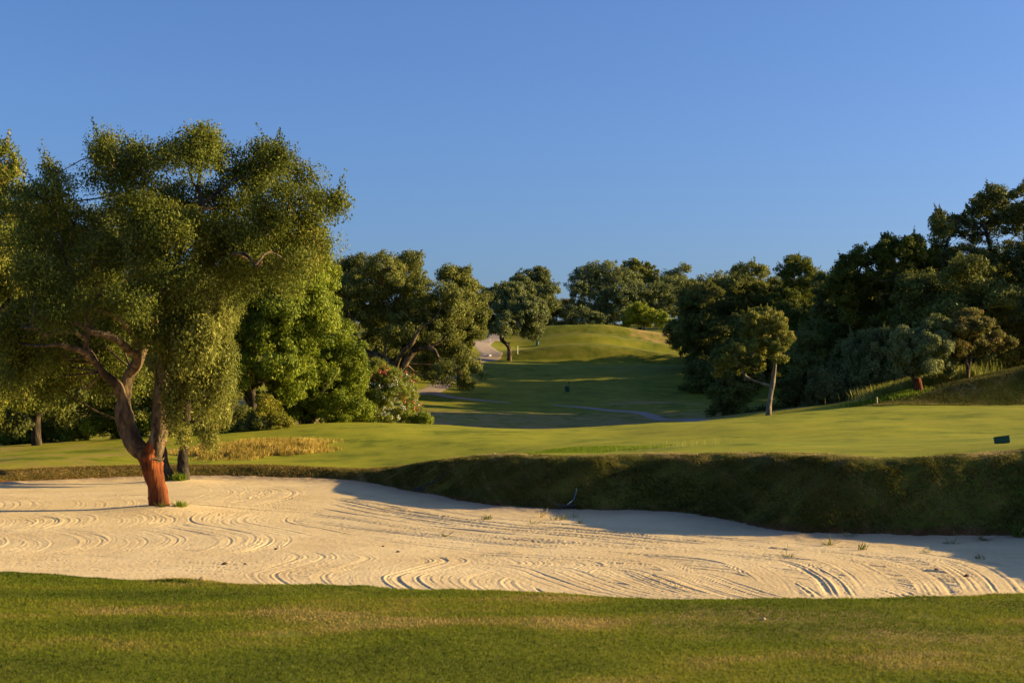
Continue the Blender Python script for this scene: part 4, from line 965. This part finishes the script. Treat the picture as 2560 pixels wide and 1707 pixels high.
def scatter_view(n, y0, y1, r, m=0.39):
    # even density on the ground inside the view wedge
    y = np.sqrt(r.random(n) * (y1 ** 2 - y0 ** 2) + y0 ** 2); return r.uniform(-m, m, n) * y, y
r = rng_of(400)
x, y = scatter_view(640000, 7.2, 14.6, r)
k = (fbm(x * 2.0, y * 2.0, 3) + 0.5 + 0.25 * r.random(len(x))) > 0.05
x, y = x[k], y[k]
tn = np.clip(0.14 * r.random(len(x)) + 0.50 + 1.1 * fbm(x * 0.75, y * 1.3, 4) - 0.10 + 0.10 * smooth((x + 1) / 3) + 0.16 * (blob(x, y, 1.5, 10.3, .9, .2) + blob(x, y, 2.6, 9.4, 1.2, .2)) - .05, 0, 1)
o = blades('near_grass', x, y, 0.024, 0.0065, G_NEAR, 401, lean=(.3, 0), leanr=0.75, tone=tn)
tag(o, 'short green turf of the near rough in front of the bunker')
# bank grass, bent downhill
x = r.uniform(-7, 16, 1500000); y = r.uniform(24, 50, len(x))
k = np.abs(x / y) < 0.39; x, y = x[k], y[k]
sd, w = poly_sd(x, y)
k = (sd > 0.12 + 0.25 * r.random(len(x))) & (sd < w + 0.5) & (x > -6) 
x, y = x[k], y[k]; sd = sd[k]; w = w[k]
k = r.random(len(x)) < 0.9; x, y, sd, w = x[k], y[k], sd[k], w[k]
tn = np.clip(0.40 * r.random(len(x)) + 0.30 + 0.55 * fbm((x + sd * .6) * 3.0, sd * 0.8, 3) + 0.25 * fbm(x * .7, y * .7, 2) + 0.25 * smooth((sd - w + .5) / .5), 0, 1)
print('bank blades', len(x))
o = blades('bank_grass', x, y, (0.035 + 0.075 * np.clip(fbm(x * 2.2, y * 2.2, 3) + .45, 0, 1)) * (1 - .45 * smooth((sd - w + .7) / .6)), 0.012, G_BANK, 402, lean=(-1.1, -.8), leanr=0.6, tone=tn)
tag(o, 'long dull grass bent down the shaded bunker bank')
# far-left lip of the bunker
x = r.uniform(-20, -3, 200000); y = r.uniform(44, 51.5, len(x))
sd, w = poly_sd(x, y); k = (sd > 0.1) & (sd < w + 0.5) & (np.abs(x / y) < .39); x, y = x[k], y[k]
o = blades('lip_grass', x, y, 0.055, 0.02, G_LIP, 403, lean=(-.2, -.5), leanr=0.7, tone=np.clip(r.random(len(x)) * 0.6 + .4, 0, 1))
tag(o, 'brownish grass on the low back lip of the bunker')
# straw coloured patch
x = r.normal(-9.8, 1.9, 30000); y = r.normal(53.6, 1.5, len(x))
k = (np.abs((x + 9.8) / 2.9) ** 2 + ((y - 53.6) / 3.4) ** 2 < 1 + 1.2 * fbm(x * .7, y * .7, 3)) & (fbm(x * 1.8, y * 1.8, 2) + .4 * r.random(len(x)) > 0); x, y = x[k], y[k]
o = blades('dry_grass', x, y, 0.06 + 0.22 * np.clip(1 - ((x + 9.8) / 3.4) ** 2 - ((y - 53.6) / 3.6) ** 2, 0, 1), 0.022, G_DRY, 404, lean=(.1, 0), leanr=0.25)
tag(o, 'straw yellow dry grass patch left of the fairway')
# tall grass at the right
pts = np.array([hit(u, v, 78)[:2] for u, v in [(2300, 975), (2360, 960), (2450, 935), (2520, 915), (2600, 895)]])
t = r.random(42000) * (len(pts) - 1); i = t.astype(int); f = (t - i)[:, None]
q = pts[i] * (1 - f) + pts[i + 1] * f + r.normal(0, 1, (len(t), 2)) * np.array([1.2, 2.2])
q[:, 1] = np.abs(q[:, 1] - 81) + 81
o = blades('tall_grass', q[:, 0], q[:, 1], 0.74, 0.030, G_TALL, 405, lean=(-.15, 0), leanr=0.22)
tag(o, 'tall seeding grass above the shaded mound on the right')
x = r.uniform(19.5, 36, 160000); y = r.uniform(74.5, 80.5, len(x)); k = np.abs(x / y) < .42; x, y = x[k], y[k]
o = blades('mound_grass', x, y, 0.09, 0.03, G_BANK, 409, lean=(-.3, -.2), leanr=0.6)
tag(o, 'dull grass on the shaded face of the mound at the right')
h0 = hit(2230, 1000, 76)
x = r.normal(h0[0] + .3, .75, 9000); y = r.normal(80.5, 1.2, len(x))
o = blades('lush_grass', x, y, 0.22, 0.04, G_LUSH, 406, leanr=0.35)
tag(o, 'vivid lush green grass at the foot of the stripped trunk')
x = r.uniform(-3, 6, 110000); y = r.uniform(37.5, 50, len(x)); sd, w = poly_sd(x, y)
k = (sd > w + .9) & ((((x - 1.4) / 3.6) ** 2 + ((y - 44) / 4.2) ** 2) < 1 + fbm(x, y, 2) * .9); x, y = x[k], y[k]
o = blades('green_rough', x, y, 0.045, 0.018, G_LUSH, 407, leanr=0.6, tone=np.clip(r.random(len(x)) * .6, 0, 1))
tag(o, 'brighter green tongue of rough on top of the bank')
# seed heads on the bank edge
h0 = hit(1670, 1122, 38)
x = r.normal(h0[0], 0.9, 170); y = r.normal(h0[1] + 1, .5, 170)
o = blades('seed_grass', x, y, 0.22, 0.007, G_TALL, 408, leanr=0.25)
tag(o, 'thin pale seed heads standing on the edge of the green')

def weed(label, x, y, h, n, seed, mat, spread=.1, group='weeds growing in the bunker sand', w=0.012):
    r = rng_of(seed)
    sd, _w = poly_sd(np.array([x]), np.array([y]))
    base = np.array([x, y, float(sand_base(np.array([x]), np.array([y]), sd)[0])])
    flat = h < .12 and spread > .1
    lean_ = 2.6 if flat else .6
    hh_ = spread * 1.5 if flat else h
    spread = .035 if flat else min(spread, .05 if n < 100 else .08)
    p = base + np.stack([r.normal(0, spread, n), r.normal(0, spread, n), np.full(n, -0.01)], -1)
    tip = unit(np.stack([r.normal(0, lean_, n), r.normal(0, lean_, n), np.ones(n)], -1)) * (hh_ * (0.5 + 0.7 * r.random(n)))[:, None]
    th = r.random(n) * 6.28
    s = np.stack([np.cos(th), np.sin(th), 0 * th], -1) * w * .5
    V = np.stack([p - s, p + s, p + tip * .6 + s, p + tip, p + tip * .6 - s], 1).reshape(-1, 3)
    o = np_obj('weed', V, np.arange(n * 5).reshape(-1, 5), mat, org=base, fattr={'tone': r.random(n)})
    return tag(o, label, 'weed', group)
wl = [(1217, 1296, .16, 40, 'round green tuft by itself on the sand below the bank'), (1357, 1291, .26, 14, 'pale upright grass stalks at the edge of the bank shadow'), (1391, 1296, .14, 16, 'small tuft right of the pale upright stalks'),
      (1409, 1297, .16, 18, 'tuft with a dark base straight below the near rake'), (1438, 1292, .2, 8, 'thin stalks below the near rake'), (1336, 1307, .08, 18, 'low flat weed below the pale stalks'),
      (1450, 1306, .08, 18, 'low weed right of the tufts below the near rake'), (1116, 1339, .07, 24, 'flat weed on the open raked sand'), (1970, 1391, .09, 30, 'spreading weed with a shadow near the right shadow line'),
      (2153, 1373, .16, 24, 'tuft standing on the shadow line at the right'), (2075, 1362, .07, 34, 'flat weed in the shade left of the shadow line tuft'), (2120, 1349, .06, 34, 'flat weed close to the foot of the bank'),
      (2320, 1380, .1, 22, 'small weed pair in the shaded sand at the right'), (2450, 1395, .12, 24, 'dark twiggy weed in the shaded sand at the far right'), (2545, 1355, .3, 90, 'big leafy weed at the right edge under the bank'),
      (2380, 1362, .05, 34, 'dark flat weed at the foot of the bank'), (2460, 1357, .05, 34, 'dark flat weed left of the big leafy weed')]
for k, (u, v, h, n, lab) in enumerate(wl):
    x_, y_ = sand_px(u, v)
    weed(lab, x_, y_, h, n, 500 + k, G_BLADE if h < .25 or n > 50 else G_DRY, spread=.05 if h > .1 and n < 60 else .16)
x_, y_ = T1; weed('green tuft at the foot of the stripped orange trunk', x_ + .42, y_ - .1, .17, 160, 520, G_LUSH, spread=.16)
weed('short grass in front of the stripped orange trunk', x_ + .05, y_ - .38, .1, 70, 521, G_BLADE, spread=.15)
x_, y_ = T2; weed('leafy sprouts at the foot of the two stemmed oak', x_ + .1, y_ - .35, .26, 260, 522, G_LUSH, spread=.3, w=.02)
weed('dark low leaves left of the two stemmed oak', x_ - .45, y_ - .3, .14, 160, 523, G_BLADE, spread=.28, w=.03)

def rock(label, u, v, size, seed, mat, on_sand=True, name='stone', cat='stone', d=None, group=None):
    r = rng_of(seed)
    if on_sand:
        x, y = sand_px(u, v); sd, _ = poly_sd(np.array([x]), np.array([y])); z = float(sand_base(np.array([x]), np.array([y]), sd)[0])
    else:
        x, y, z = hit(u, v, d or 8)
    th = np.linspace(0, 2 * np.pi, 10, endpoint=False); ph = np.linspace(-1.2, 1.35, 6)
    V = []
    for p_ in ph:
        for t_ in th:
            k_ = size * (0.8 + 0.4 * r.random())
            V.append((k_ * math.cos(p_) * math.cos(t_), k_ * .8 * math.cos(p_) * math.sin(t_), k_ * .65 * math.sin(p_)))
    V.append((0, 0, size * .6)); V = np.array(V)
    i = np.arange(5)[:, None] * 10; j = np.arange(10)[None]; k_ = (j + 1) % 10
    Fc = np.stack([i + j, i + k_, i + 10 + k_, i + 10 + j], -1).reshape(-1, 4)
    top = np.stack([50 + j[0], 50 + k_[0], np.full(10, 60), np.full(10, 60)], -1)[:, [0, 1, 2, 3]]
    me = bpy.data.meshes.new(name)
    me.from_pydata([tuple(a) for a in V], [], [tuple(map(int, f)) for f in Fc] + [(int(a[0]), int(a[1]), 60) for a in top])
    me.materials.append(mat)
    o = link(bpy.data.objects.new(name, me)); o.location = (x, y, z + size * .25)
    return tag(o, label, cat, group)
M_LEAF = solid_mat('dead_leaf', (0.13, 0.045, 0.025), .8, .3, 30)
M_STONE = solid_mat('brown_stone', (0.10, 0.065, 0.045), .9, .3, 30)
M_WHITE = solid_mat('white_paint', (0.75, 0.72, 0.62), .5, .08, 10)
rock('dark red lump on the lit sand near the right edge', 2341, 1425, .050, 601, M_LEAF)
rock('red brown curled lump right of the other red lump', 2417, 1439, .040, 602, M_LEAF)
rock('dark stone on the smooth sand near the front left edge', 562, 1410, .045, 603, M_STONE)
rock('small brown stone right of the dark one on the smooth sand', 612, 1410, .028, 604, M_STONE)
rock('brown stone in the middle of the raked sand', 995, 1380, .035, 605, M_STONE)
rock('little stone on the sand left of centre above the s shaped rake marks', 958, 1367, .028, 606, M_STONE)
rock('small stone above the smooth sand at the left', 690, 1375, .03, 607, M_STONE)
rock('white marker stone on the brown grass by the path', 1222, 893, .25, 608, M_WHITE, False, d=140)
rock('tan dead leaf lying on the near grass at left of centre', 505, 1452, .035, 609, solid_mat('tan_leaf', (.35, .25, .13), .8, .2), False, 'dead_leaf', 'leaf', 8)
rock('tan dead leaf lying on the near grass right of centre', 1908, 1552, .022, 610, solid_mat('pale_leaf', (.38, .28, .16), .8, .2), False, 'dead_leaf', 'leaf', 8)

# ------------------------------------------------------------------ golf furniture
def box_bm(V, Fc, c, s, rot=None, taper=1.0):
    b = len(V)
    for z_ in (-1, 1):
        k = 1 if z_ < 0 else taper
        for x_, y_ in ((-1, -1), (1, -1), (1, 1), (-1, 1)):
            V.append((c[0] + x_ * s[0] / 2 * k, c[1] + y_ * s[1] / 2 * k, c[2] + z_ * s[2] / 2))
    for f in ((0, 3, 2, 1), (4, 5, 6, 7), (0, 1, 5, 4), (1, 2, 6, 5), (2, 3, 7, 6), (3, 0, 4, 7)):
        Fc.append(tuple(b + i for i in f))
def part(name, boxes, mat, parent, bev=0.006):
    V, Fc = [], []
    for b in boxes: box_bm(V, Fc, *b)
    me = bpy.data.meshes.new(name); me.from_pydata(V, [], Fc); me.materials.append(mat)
    o = link(bpy.data.objects.new(name, me), parent)
    if bev:
        m = o.modifiers.new('bevel', 'BEVEL'); m.width = bev; m.segments = 2
    return o
M_GREEN = solid_mat('dark_green_plastic', (0.010, 0.070, 0.036), .8, .15, 8)
M_TEAL = solid_mat('teal_plastic', (0.015, 0.11, 0.09), .45, .15, 8)
M_BLACK = solid_mat('black_plastic', (0.012, 0.012, 0.014), .5, .2, 15)
M_STEEL = solid_mat('blue_grey_metal', (0.05, 0.08, 0.13), .6, .1, 15, .1)
M_WOOD = solid_mat('pale_wood', (0.45, 0.33, 0.18), .8, .2, 12)

def tube_part(name, pts, rads, mat, parent, sides=12):
    tb = Tubes(); tb.add(pts, rads, sides=sides, steps=max(6, 4 * len(pts))); return tb.build(name, mat, parent)

# box shaped sign on the edge of the bank
h0 = hit(2506, 1129, 33)
s0 = empty('tee_sign', (h0[0], h0[1], h0[2] + 0.0), 'tilted dark green box on the edge of the bank at the right', 'marker box')
s0.rotation_euler = (math.radians(-8), math.radians(-7), math.radians(-12))
part('body', [((0, 0, .075), (.34, .22, .15))], M_GREEN, s0, .012)
part('lid', [((0, 0, .157), (.35, .23, .014))], M_GREEN, s0, .004)

def ball_washer(u, v, d, label, hgt, mat):
    h = hit(u, v, d)
    o = empty('ball_washer', h, label, 'ball washer and bin')
    tube_part('post', [(.06, 0, -.1), (.06, 0, hgt * .5), (.06, 0, hgt)], [.035, .035, .035], M_GREEN, o)
    b = Tubes(); b.add([(-.12, 0, .06), (-.12, 0, .3), (-.12, 0, .46)], [.15, .18, .2], sides=16, steps=8)
    bn_ = b.build('bin', mat, o)
    tube_part('rim', [(-.12, 0, .45), (-.12, 0, .47), (-.12, 0, .49)], [.21, .215, .21], M_BLACK, bn_, 16)
    part('washer_head', [((.06, 0, hgt + .06), (.13, .13, .16))], M_GREEN, o, .01)
    part('lever', [((.14, 0, hgt + .1), (.08, .03, .02))], M_BLACK, o, .004)
    return o
ball_washer(1421, 981, 116, 'dark ball washer post and bin standing on the shaded fairway', .82, M_GREEN)
ball_washer(1346, 866, 150, 'teal bin with a post on the left edge of the lit tee', .85, M_TEAL)

def stake(u, v, d, h, label, mat, r_=.04, name='marker_stake'):
    p = hit(u, v, d)
    o = Tubes(); o.add([(0, 0, -.15), (0, 0, h * .5), (0, 0, h)], [r_, r_, r_ * .9], sides=10, steps=5)
    ob = o.build(name, mat); ob.location = p
    return tag(ob, label, 'stake')
stake(2192, 1012, 66, .42, 'pale yellow wooden stake at the foot of the shaded mound', M_WOOD, .05)
stake(1294, 886, 146, .85, 'white stake beside the path right of the curved olive trunk', M_WHITE, .045)
stake(1225, 858, 150, .5, 'thin white stake on the far side of the path left of the olive trunk', M_WHITE, .025)

def rake(head, tip, label, handle_mat, wdt, yaw):
    h0 = np.array(head, float)
    root = empty('bunker_rake', h0, label, 'rake')
    c, s = math.cos(yaw), math.sin(yaw)
    hd = part('rake_head', [((0, 0, .05), (wdt, .05, .045))], M_BLACK, root, .008); hd.rotation_euler = (0, 0, yaw)
    tn_ = part('tines', [((-wdt / 2 + wdt * (k + .5) / 12, -.02, .0), (.012, .012, .085)) for k in range(12)], M_BLACK, hd, 0)
    tip = np.array(tip) - h0
    mid = tip * .5 + np.array([.05, 0, -.02])
    tube_part('handle', [(0, 0, .07), tuple(mid), tuple(tip)], [.017, .016, .015], handle_mat, root, 8)
    return root
hd = hit(1417, 1277, 25); hd2 = hit(1441, 1234, 30)
rake((hd[0], hd[1], hd[2] + .06), (hd2[0], hd2[1] - .03, hd2[2] + .08), 'rake with a blue grey handle propped on the shaded bank at the middle', M_STEEL, .42, .05)
hd = hit(1045, 1236, 33)
hd2 = hit(1120, 1195, 36)
rake((hd[0], hd[1], hd[2] + .10), (hd2[0], hd2[1], hd2[2] + .18), 'black rake lying against the left end of the shaded bank', M_BLACK, .26, .1)
st = Tubes(); a = hit(1462, 1277, 32); b = W(1487, 1247, 34.6)
st.add([a, W(1470, 1258, 34.3), b], [.006, .005, .003], sides=5, steps=8)
o = st.build('grass_stem', G_DRY, org=a); tag(o, 'single arching dry stem right of the blue grey rake', 'stem')
print('leaves', NLEAF[0])
